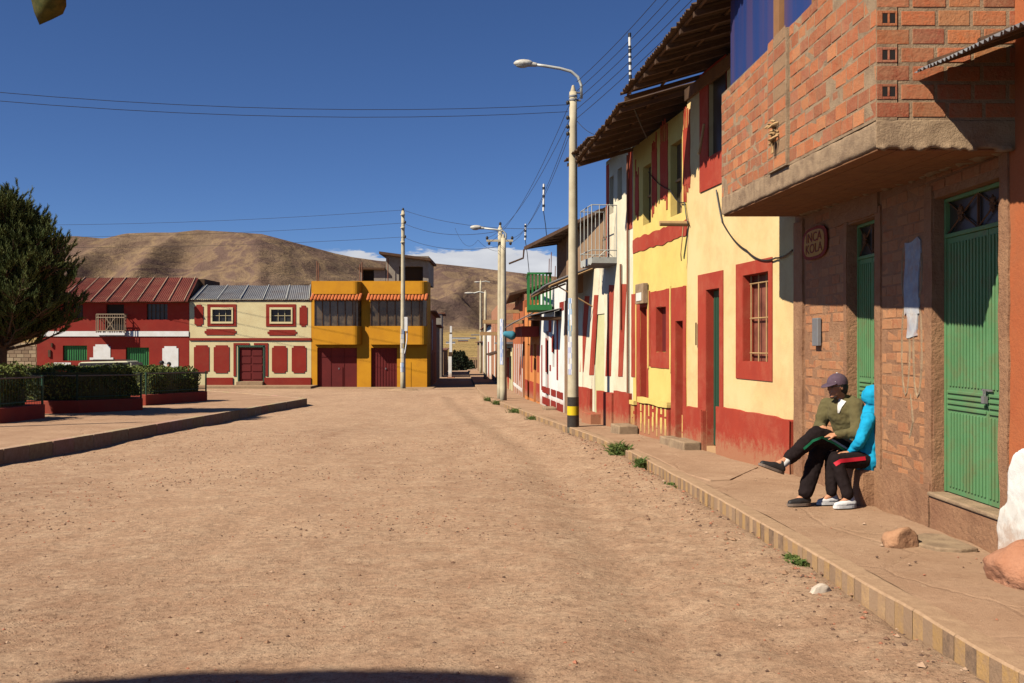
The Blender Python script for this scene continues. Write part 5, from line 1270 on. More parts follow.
# ================================================================ POLES AND WIRES
def lamp_head(root, p, d, L=.42):
    d = Vector(d).normalized(); mb = MB(); r = Matrix.Rotation(math.atan2(d.y, d.x), 3, 'Z')
    mb.ell(Vector(p)+d*L*.55, (L*.55, .105, .085), 16, 10, r); mb.cap(Vector(p)-d*.05, Vector(p)+d*.2, .045, .07, 10); h_ = obj('lamp_head', mb, m_lamp, root, smooth=True)
    mb = MB(); mb.ell(Vector(p)+d*L*.62+Vector((0, 0, -.035)), (L*.4, .085, .07), 14, 8, r); obj('lamp_glass', mb, m_lglass, h_, smooth=True)
def pole(label, x, y, zb, zt, rb, rt, cat='street lamp', name='street_lamp'):
    t = thing(name, label, cat, (x, y, zb)); mb = MB(); n = 10
    mb.tube([(x, y, zb-.2+(zt-zb+.2)*k/n) for k in range(n+1)], [rb+(rt-rb)*k/n for k in range(n+1)], 20); mb.cap((x, y, zt-.02), (x, y, zt+.12), rt*.9, rt*.4, 14); obj('post', mb, m_pole, t, smooth=True); return t
x, y = 1.345, 22.0; zb = walk(22)-.02; zt = EYE+(HY-92)/F0*22
p1 = pole('tall concrete street lamp with yellow and black painted foot on the right pavement', x, y, zb, zt, .128, .082)
mb = MB(); g = lambda z0, z1, e: mb.tube([(x, y, z0), (x, y, z1)], [.128-(z0-zb)*.0062+e, .128-(z1-zb)*.0062+e], 20, cap=False)
g(zb, zb+.26, .004); g(zb+.46, zb+.66, .003); obj('black_band', mb, m_blkmark, p1, smooth=True)
mb = MB(); g(zb+.262, zb+.458, .005); obj('yellow_band', mb, m_yelmark, p1, smooth=True)
pc = MB(); zs_ = [zb+1.15+i*.12 for i in range(14)]
for i, z in enumerate(zs_):
    for k in range(9):
        a0 = PI*.98+k*.075*2
        c = R.choice([srgb(20,130,180), srgb(226,228,230), srgb(40,140,190), srgb(150,160,200), srgb(60,150,200), srgb(226,228,230)] if i > 6 else [srgb(220,218,212), srgb(160,166,200), srgb(210,208,200)])
        if R.random() < .12: continue
        rr = .1275-(z-zb)*.0062+.003+R.uniform(0, .001)
        pc.add([(x+rr*math.cos(a0), y+rr*math.sin(a0), z), (x+rr*math.cos(a0+.149), y+rr*math.sin(a0+.149), z), (x+rr*math.cos(a0+.149), y+rr*math.sin(a0+.149), z+.119), (x+rr*math.cos(a0), y+rr*math.sin(a0), z+.119)], [(0, 1, 2, 3)], c)
obj('torn_posters', pc, m_poster, p1)
mb = MB(); P_ = [(581.4, 98.5), (581.2, 85), (578, 77), (571, 71.5), (560, 68.5), (545, 66), (533.5, 64.5)]
mb.tube([pt(a, b, 22) for a, b in P_], .032, 10); obj('arm', mb, m_metal, p1, smooth=True)
mb = MB()
for z in (zt-.1, zt-.18): mb.tube([(x, y, z-.02), (x, y, z+.02)], .095, 16)
mb.box(x-.02, x+.17, y-.03, y+.03, zt-.2, zt-.17); mb.box(x-.02, x+.17, y-.03, y+.03, zt-.03, zt); obj('clamp', mb, m_zinc, p1)
lamp_head(p1, pt(533.5, 64.5, 22), (-1, 0, .12), .40)
insz = [EYE+(HY-q)/F0*22 for q in (103, 118, 127, 134)]
for z in insz:
    mb = MB(); mb.ell((x-.12, y-.03, z), (.04, .04, .05), 8, 6); obj('insulator', mb, m_rubber, p1, smooth=True)
# second pair of poles
def twin():
    xa, ya = pt(503.4, 400, 36.7).x, 36.7
    t = pole('concrete lamp pole with bent arm and blue-white posters, beside the far kerb', xa, ya, walk(ya), EYE+(HY-238)/F0*ya, .13, .09)
    mb = MB(); mb.tube([pt(a, b, 36.7) for a, b in ((503.4, 243), (506, 238), (506, 234), (503, 231), (495, 229.5), (482, 228))], .035, 8); obj('arm', mb, m_metal, t, smooth=True)
    lamp_head(t, pt(482, 228, 36.7), (-1, 0, .1), .4)
    pc = MB(); zb = walk(ya)
    for i in range(12):
        for k in range(5):
            a0 = PI*1.0+k*.3; z = zb+1.3+i*.14; rr = .131
            pc.add([(xa+rr*math.cos(a0+d_), ya+rr*math.sin(a0+d_), z+e) for d_, e in ((0, 0), (.3, 0), (.3, .139), (0, .139))], [(0, 1, 2, 3)], R.choice([srgb(150,170,210), srgb(214,214,214), srgb(180,190,215), srgb(120,150,200)]))
    obj('torn_posters', pc, m_poster, t)
    yb = 38.4; xb = pt(500.2, 400, yb).x
    u = pole('concrete power pole with a crossarm and black insulators, standing behind the far lamp pole', xb, yb, walk(yb), EYE+(HY-228)/F0*yb, .12, .085, 'power pole', 'power_pole')
    mb = MB(); z = EYE+(HY-241)/F0*yb; mb.box(pt(486.5, 241, yb).x, pt(513, 241, yb).x, yb-.16, yb-.1, z-.04, z+.04); obj('crossarm', mb, m_pole, u)
    for px in (487.2, 489.2, 510.5, 512.2, 500.2):
        mb = MB(); q = pt(px, 241, yb); zz = z+(.1 if px not in (489.2, 510.5) else -.1)
        if px == 500.2: zz = EYE+(HY-226)/F0*yb+.08
        mb.ell((q.x, yb-(.13 if px != 500.2 else 0), zz), (.055, .055, .075), 8, 6); obj('insulator', mb, m_rubber, u, smooth=True)
twin()
x3, y3 = pt(403, 390, 54.5).x, 54.5; zt3 = EYE+(HY-211)/F0*54.5
p3 = pole('slim concrete power pole with stacked insulators before the ochre corner house', x3, y3, gz(54.5)-.02, zt3, .15, .09, 'power pole', 'power_pole')
for q in (209.5, 215, 222.5, 228, 237, 242.5):
    mb = MB(); big = q in (215, 228, 242.5); zz = EYE+(HY-q)/F0*y3
    mb.ell((x3+(.0 if q == 209.5 else .12 if not big else 0), y3-(.12 if big or q != 209.5 else 0), zz), (.13, .12, .08) if big else (.07, .07, .09), 8, 6); obj('insulator', mb, m_pole if big else m_rubber, p3, smooth=True)
mb = MB(); mb.tube([pt(a, b, 54.4) for a, b in ((404, 318), (407.5, 318), (407, 340), (405, 352), (403, 356))], .035, 6)
mb.box(pt(404.5, 316, 54.4).x, pt(407.6, 316, 54.4).x, 54.3, 54.36, FZ(331, 54.4), FZ(317, 54.4)); obj('cable_bundle', mb, m_white, p3)
pc = MB()
for i in range(9):
    for k in range(5):
        a0 = PI*1.0+k*.5; z = gz(54.5)+1.0+i*.26; rr = .15; 
        pc.add([(x3+rr*math.cos(a0+d_), y3+rr*math.sin(a0+d_), z+e) for d_, e in ((0, 0), (.5, 0), (.5, .25), (0, .25))], [(0, 1, 2, 3)], R.choice([srgb(190,180,160), srgb(120,150,190), srgb(214,210,200), srgb(90,90,110), srgb(196,160,60)]))
obj('torn_posters', pc, m_poster, p3)
mb = MB(); mb.ell((x3, y3, gz(y3)), (.9, .5, .12), 14, 6); obj('pole_mound', mb, m_kerbc, p3)
for i, (px, pyb, Y, pyt) in enumerate(((485.3, 379, 80, 292), (480.6, 372, 118, 281))):
    q = pt(px, pyb, Y); u = pole(['thin far street lamp, nearer one of the distant pair', 'thin far street lamp, farthest one down the street'][i], q.x, Y, gz(Y), EYE+(HY-pyt)/F0*Y, .14, .1)
    zz = EYE+(HY-pyt-1)/F0*Y; mb = MB(); mb.tube([(q.x, Y, zz), (q.x+(.6 if i else -.5), Y, zz+.1), (q.x+(1.1 if i else -.9), Y, zz-.02)], .06, 6); obj('arm', mb, m_metal, u)
    lamp_head(u, (q.x-(.9 if not i else 0), Y, zz), (-1, 0, 0), .7)

def wire(a, b, sag, r=.006, n=14):
    a, b = Vector(a), Vector(b); mb = MB(); mb.tube([a.lerp(b, k/n)-Vector((0, 0, 4*sag*(k/n)*(1-k/n))) for k in range(n+1)], r, 5, cap=False); return mb
def wires(label, segs, group=None, r=.006):
    mb = MB()
    for a, b, s_ in segs:
        w = wire(a, b, s_, r); mb.add(w.v, w.f)
    o = obj('overhead_wire', mb, m_rubber, orig=segs[0][0], label=label, cat='wire')
    if group: o['group'] = group
    return o
L0 = (-14.6, 18.0)
for i, (z, py) in enumerate(((insz[0], 86), (insz[1], 95))):
    A = Vector((1.23, 21.97, EYE+(HY-(105 if i == 0 else 112))/F0*22)); B = Vector((L0[0], L0[1], 6.75 if i == 0 else 6.58))
    wires(['upper of the two long wires running left from the tall lamp', 'lower of the two long wires running left from the tall lamp'][i], [(A, B, .42)], 'wires across the sky')
pl_ = pole('concrete power pole standing just outside the left edge', L0[0]-.1, L0[1], gz(18), 7.1, .14, .09, 'power pole', 'power_pole')
E_ = (6.6, -3.0); pole('concrete power pole behind the viewer on the right', E_[0], E_[1], 0, 7.6, .14, .09, 'power pole', 'power_pole')
lab = ['uppermost', 'second', 'third', 'fourth', 'lowest']
for i in range(5):
    z0 = insz[0]+.45-.2*i; A = Vector((1.42, 21.95, z0)); px = (656, 668, 680, 692, 704)[i]
    # passes px at the top of the picture
    k = (px-CX)/F0; v = HY/F0
    zt_ = z0+.25; Y = (zt_-EYE)/v; C = Vector((k*Y, Y, zt_)); D_ = C+(C-A).normalized()*14
    wires(lab[i]+' of the five wires rising to the upper right from the tall lamp', [(A, C, .05), (C, D_, .05)], 'wires rising to the upper right')
t2 = pt(503, 243, 37.5)
for i in range(4):
    A = Vector((1.25, 22.03, insz[i]-.06)); px = (489, 487.2, 510.5, 512.2)[i]; B = pt(px, 238 if i in (1, 3) else 243, 38.3)
    wires(lab[i]+' of the wires between the tall lamp and the crossarm pole', [(A, B, .5)], 'wires between the right-hand poles')
for i, q in enumerate((210, 223, 237)):
    A = pt(403, q, 54.4); B = Vector((-42, 60, A.z+.1+.3*(i == 2))); C = pt((560, 500, 503)[i], (228, 231, 246)[i], 38)
    wires(['top', 'middle', 'bottom'][i]+' long wire carried by the slim pole before the ochre house', [(A, B, .5), (A, C, .35)], 'wires carried by the slim pole', .009)
wires('loose drooping service cable between the slim pole and the twin poles', [(pt(455, 228, 45), pt(478, 240, 42), .5), (pt(478, 240, 42), pt(505, 250, 38.5), .2)])
wires('thin cable from the tall lamp to the roof corner of the cream house', [(pt(577, 121, 22), pt(596, 135, 21), .05)])
wires('sagging black cable strung along the yellow wall to the brick balcony', [(F2.p(F2.u(718), .03, F2.z(718, 190)), F2.p(F2.u(724), .03, F2.z(724, 222)), .02), (F2.p(F2.u(724), .03, F2.z(724, 222)), F2.p(F2.u(748), .03, F2.z(748, 250)), .06), (F2.p(F2.u(748), .03, F2.z(748, 250)), F2.p(F2.u(778), .03, F2.z(778, 258)), .08), (F2.p(F2.u(778), .03, F2.z(778, 258)), F2.p(.02, .03, F2.z(795, 250)), .03)], None, .012)
wires('thin black cable drooping over the bright yellow upper wall', [(F3.p(F3.u(650), .03, F3.z(650, 172)), F3.p(F3.u(672), .03, F3.z(672, 190)), .06), (F3.p(F3.u(672), .03, F3.z(672, 190)), F3.p(.05, .03, F3.z(687, 202)), .08), (F3.p(.05, .03, F3.z(687, 202)), F2.p(F2.L-.2, .05, 3.6), .05)], None, .01)
for (px, t, b_, Y, lb) in ((543.5, 184, 211, 30, 'short banded rod mast rising over the green balcony roof'), (525.3, 224, 240, 33, 'smallest rod mast by the overhanging dark roof tip')):
    m_t = thing('roof_mast', lb, 'mast', tuple(pt(px+1.5, b_+30, Y))); mb = MB(); mb.tube([pt(px, b_, Y), pt(px+.4, t, Y)], .035, 6); obj('rod', mb, m_white, m_t)
    mb = MB(); mb.tube([pt(px, b_, Y), pt(px+2, b_+14, Y), pt(px+4, b_+34, Y)], .012, 5); obj('cable', mb, m_rubber, m_t)
    mb = MB()
    for k in (.15, .5, .8): A = pt(px+.1, b_+(t-b_)*k, Y); mb.tube([A, A+Vector((0, 0, .07))], .045, 6)
    obj('black_bands', mb, m_rubber, m_t)
# ================================================================ PLAZA: planters, hedges, fences, tree
def leaf_quads(mb, q, size, nrm=None, k=1):
    for _ in range(k):
        a = Vector((R.gauss(0, 1), R.gauss(0, 1), R.gauss(0, 1)+.2)).normalized(); b = a.orthogonal().normalized(); b = Matrix.Rotation(R.random()*6.28, 3, a) @ b
        s_ = size*R.uniform(.6, 1.3); c = a.cross(b)
        mb.add([q-b*s_, q+c*s_*.45, q+b*s_, q-c*s_*.45], [(0, 1, 2, 3)])
def planter(label, poly, hz, lab_h, rail, posts, n=7000):
    cx = sum(p[0] for p in poly)/len(poly); cy = sum(p[1] for p in poly)/len(poly)
    t = thing('planter', label, 'planter', (cx, cy, pz(cx, cy)), 'planters round the square')
    mb = MB(); m = len(poly); mb.prism(poly, lambda x, y: pz(x, y)-.1, lambda x, y: pz(x, y)+.33); obj('planter_wall', mb, m_plred, t, bev=.02)
    h = thing('hedge', lab_h, 'hedge', (cx, cy, pz(cx, cy)+.33), 'clipped hedges round the square')
    ins = [(cx+(x-cx)*.90+(.0), cy+(y-cy)*.86) for x, y in poly]
    core = MB(); core.prism([(cx+(x-cx)*.84, cy+(y-cy)*.76) for x, y in poly], lambda x, y: pz(x, y)+.33, lambda x, y: pz(x, y)+hz-.16); obj('dark_core', core, m_fir, h)  # solid dark core; its colour makes the gaps between leaves dark
    mb = MB()
    per = [(Vector(ins[i]), Vector(ins[(i+1) % m])) for i in range(m)]
    Ls = [(b-a).length for a, b in per]; tot = sum(Ls)
    for i in range(n):
        if i % 5 < 3:
            r = R.random()*tot; k = 0
            while r > Ls[k]: r -= Ls[k]; k += 1
            a, b = per[k]; q = a.lerp(b, r/Ls[k]); z = .33+(hz-.33)*R.random()
            C_ = Vector((cx, cy)); rr = (z-.33)/(hz-.33); pull = .08*R.random()+.34*max(0, rr-.5)**2*4
            q = q+(C_-q).normalized()*pull*1.2
        else:
            w = [R.random() for _ in range(m)]; s_ = sum(x**3 for x in w); q = Vector((sum(p[0]*x**3 for p, x in zip(ins, w))/s_, sum(p[1]*x**3 for p, x in zip(ins, w))/s_)); z = hz-R.uniform(0, .10)-.30*max(0, 1-min((q-Vector(e_)).length for e_ in ins)/.9)
        bump_ = .26*noise.noise(Vector((q.x*1.1, q.y*1.1, z*1.2)))+.05*noise.noise(Vector((q.x*5, q.y*5, z*5)))
        C_ = Vector((cx, cy)); d = (q-C_).normalized()
        leaf_quads(mb, Vector((q.x+d.x*bump_, q.y+d.y*bump_, pz(q.x, q.y)+z+bump_*.7)), .045)
    obj('leaves', mb, m_hedge, h)
    f = thing('garden_fence', 'low green wire fence with pale top rail, '+rail, 'fence', (cx, cy, pz(cx, cy)+.33), 'low fences on the planters')
    rm = MB(); pm = MB(); wm = MB()
    for (a, b) in posts:
        A, B = Vector(a), Vector(b); L = (B-A).length; nb = int(L/.13)
        z = lambda q, k: pz(q.x, q.y)+k
        rm.tube([(A.x, A.y, z(A, .98)), (B.x, B.y, z(B, .98))], .018, 6)
        wm.tube([(A.x, A.y, z(A, .42)), (B.x, B.y, z(B, .42))], .012, 5)
        for k in range(nb+1): q = A.lerp(B, k/nb); wm.tube([(q.x, q.y, z(q, .33)), (q.x, q.y, z(q, .98))], .004, 4, cap=False)
        for q in (A, B): pm.tube([(q.x, q.y, z(q, .3)), (q.x, q.y, z(q, 1.02))], .03, 8)
    obj('top_rail', rm, m_rail, f); obj('post', pm, m_fence, f); obj('wires', wm, m_fence, f)
P1 = [(-15.5,21.3),(-11.15,21.7),(-11.2,24.0),(-15.5,24.1)]
P2 = [(-14.2,26.3),(-11.9,25.9),(-11.35,26.2),(-10.3,27.9),(-10.7,28.9),(-14.2,29)]
P3 = [(-13.6,31),(-11.2,30.6),(-10.45,34.3),(-10.8,35.0),(-13.6,35.2)]
P4 = [(-21,30),(-15.2,30.2),(-15.4,33),(-21,33)]
planter('dark red planter wall nearest the left edge, under the pine', P1, 1.28, 'dark clipped hedge nearest the left edge, behind the nearest fence', 'nearest the left edge', [((-15.4,21.36),(-11.2,21.76)), ((-11.2,21.76),(-11.25,23.95))])
planter('dark red planter wall with a bent front, in the middle of the row', P2, 1.22, 'broad rounded hedge in the middle planter, right of the pine', 'along the bent middle planter', [((-14.1,26.36),(-11.4,26.22)), ((-11.4,26.22),(-10.36,27.92))], 9000)
planter('dark red planter wall farthest right, by the end of the kerb', P3, 1.16, 'small hedge in the planter nearest the end of the plaza', 'on the planter nearest the plaza end', [((-11.22,30.66),(-10.5,34.3))])
planter('low planter wall set back behind the first hedge', P4, 1.15, 'hedge set back behind the pine trunk', 'set back behind the pine trunk', [((-20.9,30.06),(-15.3,30.24))])

def make_pine():
    X, Y, zb = -12.75, 25.0, pz(0, 25)
    t = thing('pine_tree', 'dense dark pine with bristling upright shoots, at the left edge of the square', 'tree', (X, Y, zb))
    prof = [(1.5,.4),(1.75,1.1),(2.2,1.55),(2.7,1.75),(3.3,1.7),(3.75,1.35),(4.2,.95),(4.6,.6),(5.1,.25)]
    def rad(z): return interp([(a, b) for a, b in prof], z, 0, 1)
    tr = MB(); tr.tube([(X-.1, Y, zb-.2), (X-.05, Y, 1.2), (X, Y+.05, 3), (X+.1, Y, 4.4), (X+.15, Y, 4.8)], [.2, .16, .12, .07, .02], 10); obj('trunk', tr, m_bark, t, smooth=True)
    lb = MB(); lf = MB(); tips = []
    for k in range(210):
        z = 1.45+(4.5-1.45)*(k/210)**.9; a = k*2.399+R.uniform(-.3, .3); zz = z+R.uniform(.25, .9)
        rr = rad(min(zz, 5.7))*R.uniform(.72, 1.08)*(1+.16*noise.noise(Vector((math.cos(a)*1.5, math.sin(a)*1.5, zz))))
        c = Vector((X+.03*z, Y, z)); e = Vector((X+.03*z+rr*math.cos(a), Y+rr*math.sin(a), zz)); mdl = c.lerp(e, .55)-Vector((0, 0, .12))
        lb.tube([c, mdl, e], [.045, .03, .012], 5)
        for j in range(16):
            s_ = R.uniform(.3, 1); q = c.lerp(mdl, s_/.55) if s_ < .55 else mdl.lerp(e, (s_-.55)/.45)
            d = Vector((R.gauss(0, .5)+math.cos(a)*.5, R.gauss(0, .5)+math.sin(a)*.5, R.uniform(.1, 1))).normalized(); L = R.uniform(.15, .42)
            q2 = q+d*L; lb.tube([q, q2], [.012, .006], 4); tips += [(q2, d), (q.lerp(q2, .5), d)]
            if R.random() < .6: tips.append((q2+Vector((R.gauss(0, .08), R.gauss(0, .08), R.uniform(0, .12))), (d+Vector((0, 0, .8))).normalized()))
    for k in range(30): tips.append((Vector((X+.15+R.gauss(0, .1), Y+R.gauss(0, .1), 4.75+R.uniform(0, .65))), Vector((R.gauss(0, .2), R.gauss(0, .2), 1)).normalized()))
    for q, d in tips:
        up = (d+Vector((0, 0, .6))).normalized(); o1 = up.orthogonal().normalized(); o2 = up.cross(o1)
        L = R.uniform(.13, .24)
        for i in range(13):
            w = i*2.4; h = L*i/13; out = (o1*math.cos(w)+o2*math.sin(w)); tip = q+up*(h+.10)+out*.05; bs = q+up*h; sd = up.cross(out)*.013
            lf.add([bs-sd, bs+sd, tip+sd*.4, tip-sd*.4], [(0, 1, 2, 3)])
    obj('limbs', lb, m_bark, t); obj('needles', lf, m_pine, t)
make_pine()
def fir(x, Y, h, r, label, group=None):
    z = gz(Y)-.5; t = thing('fir_tree', label, 'tree', (x, Y, z), group)
    mb = MB(); mb.tube([(x, Y, z), (x, Y, z+h*.9)], [.18, .05], 6); obj('trunk', mb, m_bark, t)
    mb = MB()
    for i in range(900):
        zz = R.random(); a = R.random()*6.28; rr = r*(1-zz)**.8*R.uniform(.5, 1.05)*(1+.2*math.sin(zz*30)); leaf_quads(mb, Vector((x+rr*math.cos(a), Y+rr*math.sin(a), z+h*.1+h*.95*zz)), .28)
    obj('crown', mb, m_fir, t)
for i, (px, Y, py) in enumerate(((454.5,170,351.5),(457.5,172,353),(460.5,176,352),(463.5,175,352.5),(467,180,358),(471,190,361),(451.5,165,356))):
    fir((px-CX)/F0*Y, Y, (EYE+(HY-py)/F0*Y)-gz(Y)+.5, 1.1 if i < 4 else 1.0, ['dark pointed fir at the far street end, tallest left of the group', 'dark fir second in the group at the far street end', 'dark fir in the middle of the group at the far street end', 'dark fir right of middle in the far group', 'low dark fir beside the pierced far wall', 'lowest fir, in front of the pierced far wall', 'low fir half hidden by the white gate pillar'][i], 'firs at the end of the street')

# parked estate car behind the hedges
def car(x0, Y, z, L=4.2):
    t = thing('parked_car', 'pale boxy estate car parked side-on behind the hedges before the red house', 'car', (x0, Y, z))
    S = lambda u, o, zz: (x0+u, Y+o, z+zz)
    prof = [(-2.1,.35),(-2.12,.75),(-2.0,.92),(-1.2,.98),(1.95,1.0),(2.1,.8),(2.1,.35)]
    mb = MB(); n = len(prof); vs = [S(u, -.8, zz) for u, zz in prof]+[S(u, .8, zz) for u, zz in prof]
    mb.add(vs, [tuple(range(n)), tuple(range(n, 2*n))[::-1]]+[(i, n+i, n+(i+1) % n, (i+1) % n) for i in range(n)]); obj('body', mb, m_carp, t, bev=.05)
    cab = [(-1.2,.98),(-.75,1.5),(1.6,1.54),(1.9,1.0)]
    mb = MB(); n = 4; vs = [S(u, -.72, zz) for u, zz in cab]+[S(u, .72, zz) for u, zz in cab]; mb.add(vs, [tuple(range(n)), tuple(range(n, 2*n))[::-1]]+[(i, n+i, n+(i+1) % n, (i+1) % n) for i in range(n)]); obj('window', mb, m_glassd, t)
    mb = MB(); mb.hexa([S(-.8, -.73, 1.5), S(1.65, -.73, 1.54), S(1.65, .73, 1.54), S(-.8, .73, 1.5), S(-.7, -.68, 1.56), S(1.55, -.68, 1.61), S(1.55, .68, 1.61), S(-.7, .68, 1.56)]); obj('roof', mb, m_carp, t, bev=.03)
    mb = MB()
    for u, w in ((-.98, .06), (.1, .05), (1.0, .05), (1.74, .1)):
        mb.hexa([S(u, -.735, 1.0), S(u+w, -.735, 1.0), S(u+w, .735, 1.0), S(u, .735, 1.0), S(u+(.2 if u < -.5 else 0), -.735, 1.52), S(u+w+(.2 if u < -.5 else -.05), -.735, 1.52), S(u+w+(.2 if u < -.5 else -.05), .735, 1.52), S(u+(.2 if u < -.5 else 0), .735, 1.52)])
    obj('pillars', mb, m_carp, t)
    for u in (-1.35, 1.3):
        for o in (-.78, .78):
            mb = MB(); mb.tube([S(u, o-.1, .32), S(u, o+.1, .32)], .32, 18); w = obj('wheel', mb, m_rubber, t); mb = MB(); mb.tube([S(u, o-.11, .32), S(u, o+.11, .32)], .19, 14); obj('rim', mb, m_zinc, w)
    mb = MB(); mb.box(x0-2.13, x0-2.08, Y-.7, Y-.5, z+.7, z+.85); obj('headlight', mb, m_metal, t)
    mb = MB(); mb.box(x0-.6, x0+1.4, Y-.55, Y-.5, z+1.63, z+1.67); mb.box(x0-.6, x0+1.4, Y+.5, Y+.55, z+1.63, z+1.67); obj('roof_rack', mb, m_rubber, t)
car(-20.55, 50, gz(50)+.0)

# ================================================================ PEOPLE
def ribbon(name, target, pts, width, mat, parent, dirv=(0, 1, 0), off=.004, taper=False):
    """a flat tape laid on the cloth: sample points are projected on to the trousers"""
    from mathutils.bvhtree import BVHTree
    o_ = ORG[target.name]; me = target.data
    bvh = BVHTree.FromPolygons([v.co+o_ for v in me.vertices], [tuple(p.vertices) for p in me.polygons])
    P = [Vector(p) for p in pts]; dv = Vector(dirv).normalized(); S = []
    for a, b in zip(P, P[1:]):
        n = max(2, int((b-a).length/.015))
        S += [a.lerp(b, k/n) for k in range(n)]
    S.append(P[-1]); L = []; Rr = []
    for i, p in enumerate(S):
        t = (S[min(i+1, len(S)-1)]-S[max(i-1, 0)]).normalized(); s_ = t.cross(dv).normalized()*width/2*((1-.9*i/len(S)) if taper else 1)
        row = []
        for q in (p-s_, p+s_):
            h = bvh.ray_cast(q-dv*.6, dv)
            row.append(h[0]-dv*off if h[0] else None)
        if None not in row: L.append(row[0]); Rr.append(row[1])
    mb = MB(); n = len(L); mb.v = L+Rr+[q+dv*.003 for q in L+Rr]
    mb.f = [(i, i+1, n+i+1, n+i) for i in range(n-1)]; mb.c = [None]*len(mb.f)
    return obj(name, mb, mat, parent, smooth=True)

def hand(mb, wr, d, up, s=1.0, curl=.8):
    """palm, four curled fingers and a thumb growing from the wrist"""
    d = Vector(d).normalized(); up = Vector(up).normalized(); sd = d.cross(up).normalized(); up = sd.cross(d)
    wr = Vector(wr)
    for k in range(4): a = wr+sd*(.027*s*(k-1.5)/1.5); mb.cap(a, a+d*.08*s, .013*s, .012*s, 8)
    for k, (L, off) in enumerate(((.062, -1.5), (.072, -.5), (.068, .5), (.052, 1.5))):
        q = wr+d*.085*s+sd*off*.0195*s; dd = d.copy(); r = .0088*s
        for seg in range(3):
            q2 = q+dd*L*s*(.45, .32, .23)[seg]; mb.cap(q, q2, r, r*.92, 8); r *= .92; q = q2
            dd = (Matrix.Rotation(-curl*.55, 3, sd) @ dd)
    q = wr+d*.02*s-sd*.03*s; dd = (d*.75-sd*.6-up*.2).normalized(); q2 = q+dd*.045*s; mb.cap(q, q2, .012*s, .0105*s, 8); mb.cap(q2, q2+(dd+d*.7).normalized()*.032*s, .0105*s, .0085*s, 8)

def head_mb(mb, c, f, up, s=1.0):
    """skull, brow, nose, lips, chin and ears; f is where the face looks"""
    c = Vector(c); f = Vector(f).normalized(); up = Vector(up); l = up.cross(f).normalized(); up = f.cross(l).normalized()
    Rm = Matrix((f, l, up)).transposed(); P = lambda a, b, z: c+Rm @ Vector((a*s, b*s, z*s))
    mb.ell(P(-.01, 0, .025), (.098*s, .078*s, .098*s), 18, 12, Rm)
    mb.ell(P(.022, 0, -.045), (.066*s, .058*s, .075*s), 16, 10, Rm)
    mb.cap(P(.05, -.03, .018), P(.05, .03, .018), .032*s, .032*s)
    mb.cap(P(.088, 0, .005), P(.103, 0, -.03), .008*s, .013*s); mb.cap(P(.075, -.02, -.058), P(.075, .02, -.058), .012*s, .012*s)
    mb.ell(P(.06, 0, -.098), (.026*s, .03*s, .022*s), 10, 6, Rm); mb.ell(P(.062, .04, -.02), (.02*s, .02*s, .016*s), 8, 6, Rm); mb.ell(P(.062, -.04, -.02), (.02*s, .02*s, .016*s), 8, 6, Rm)
    for e in (-1, 1): mb.ell(P(-.005, e*.079, -.012), (.018*s, .009*s, .03*s), 10, 6, Rm)
    return P, Rm
def shoe(name, heel, toe, sole, mat, parent, solemat, w=.042, h=.07):
    heel = Vector(heel); toe = Vector(toe); d = (toe-heel); L = d.length; d.normalize(); up = Vector(sole).normalized(); up = (up-d*up.dot(d)).normalized()
    mb = MB(); A = lambda t, z: heel+d*L*t+up*z
    mb.cap(A(.13, .042), A(.5, .038), w*.92, w*.96); mb.cap(A(.5, .034), A(.86, .026), w*.98, w*.72); mb.cap(A(.16, .05), A(.2, h+.03), w*.88, w*.8); mb.cap(A(.25, .07), A(.6, .045), w*.7, w*.6)
    o = remesh(name, mb, mat, parent, .008, 4)
    s_ = MB(); sd = d.cross(up); n = 22; pl = []
    for k in range(n):
        a = 2*PI*k/n; u = .5-.5*math.cos(a); ww = w*(1.05 if u > .35 else .9)*math.sin(a)*(1 if abs(math.sin(a)) > 0 else 0); ww = math.copysign(min(abs(ww)*1.25, w*1.08), ww) if ww else 0
        pl.append(heel+d*L*(u*1.02-.01)+sd*ww)
    vs = [q-up*.004 for q in pl]+[q+up*.02 for q in pl]; s_.add(vs, [tuple(range(n))[::-1], tuple(range(n, 2*n))]+[(i, (i+1) % n, n+(i+1) % n, n+i) for i in range(n)]); obj('sole', s_, solemat, o)
    return o

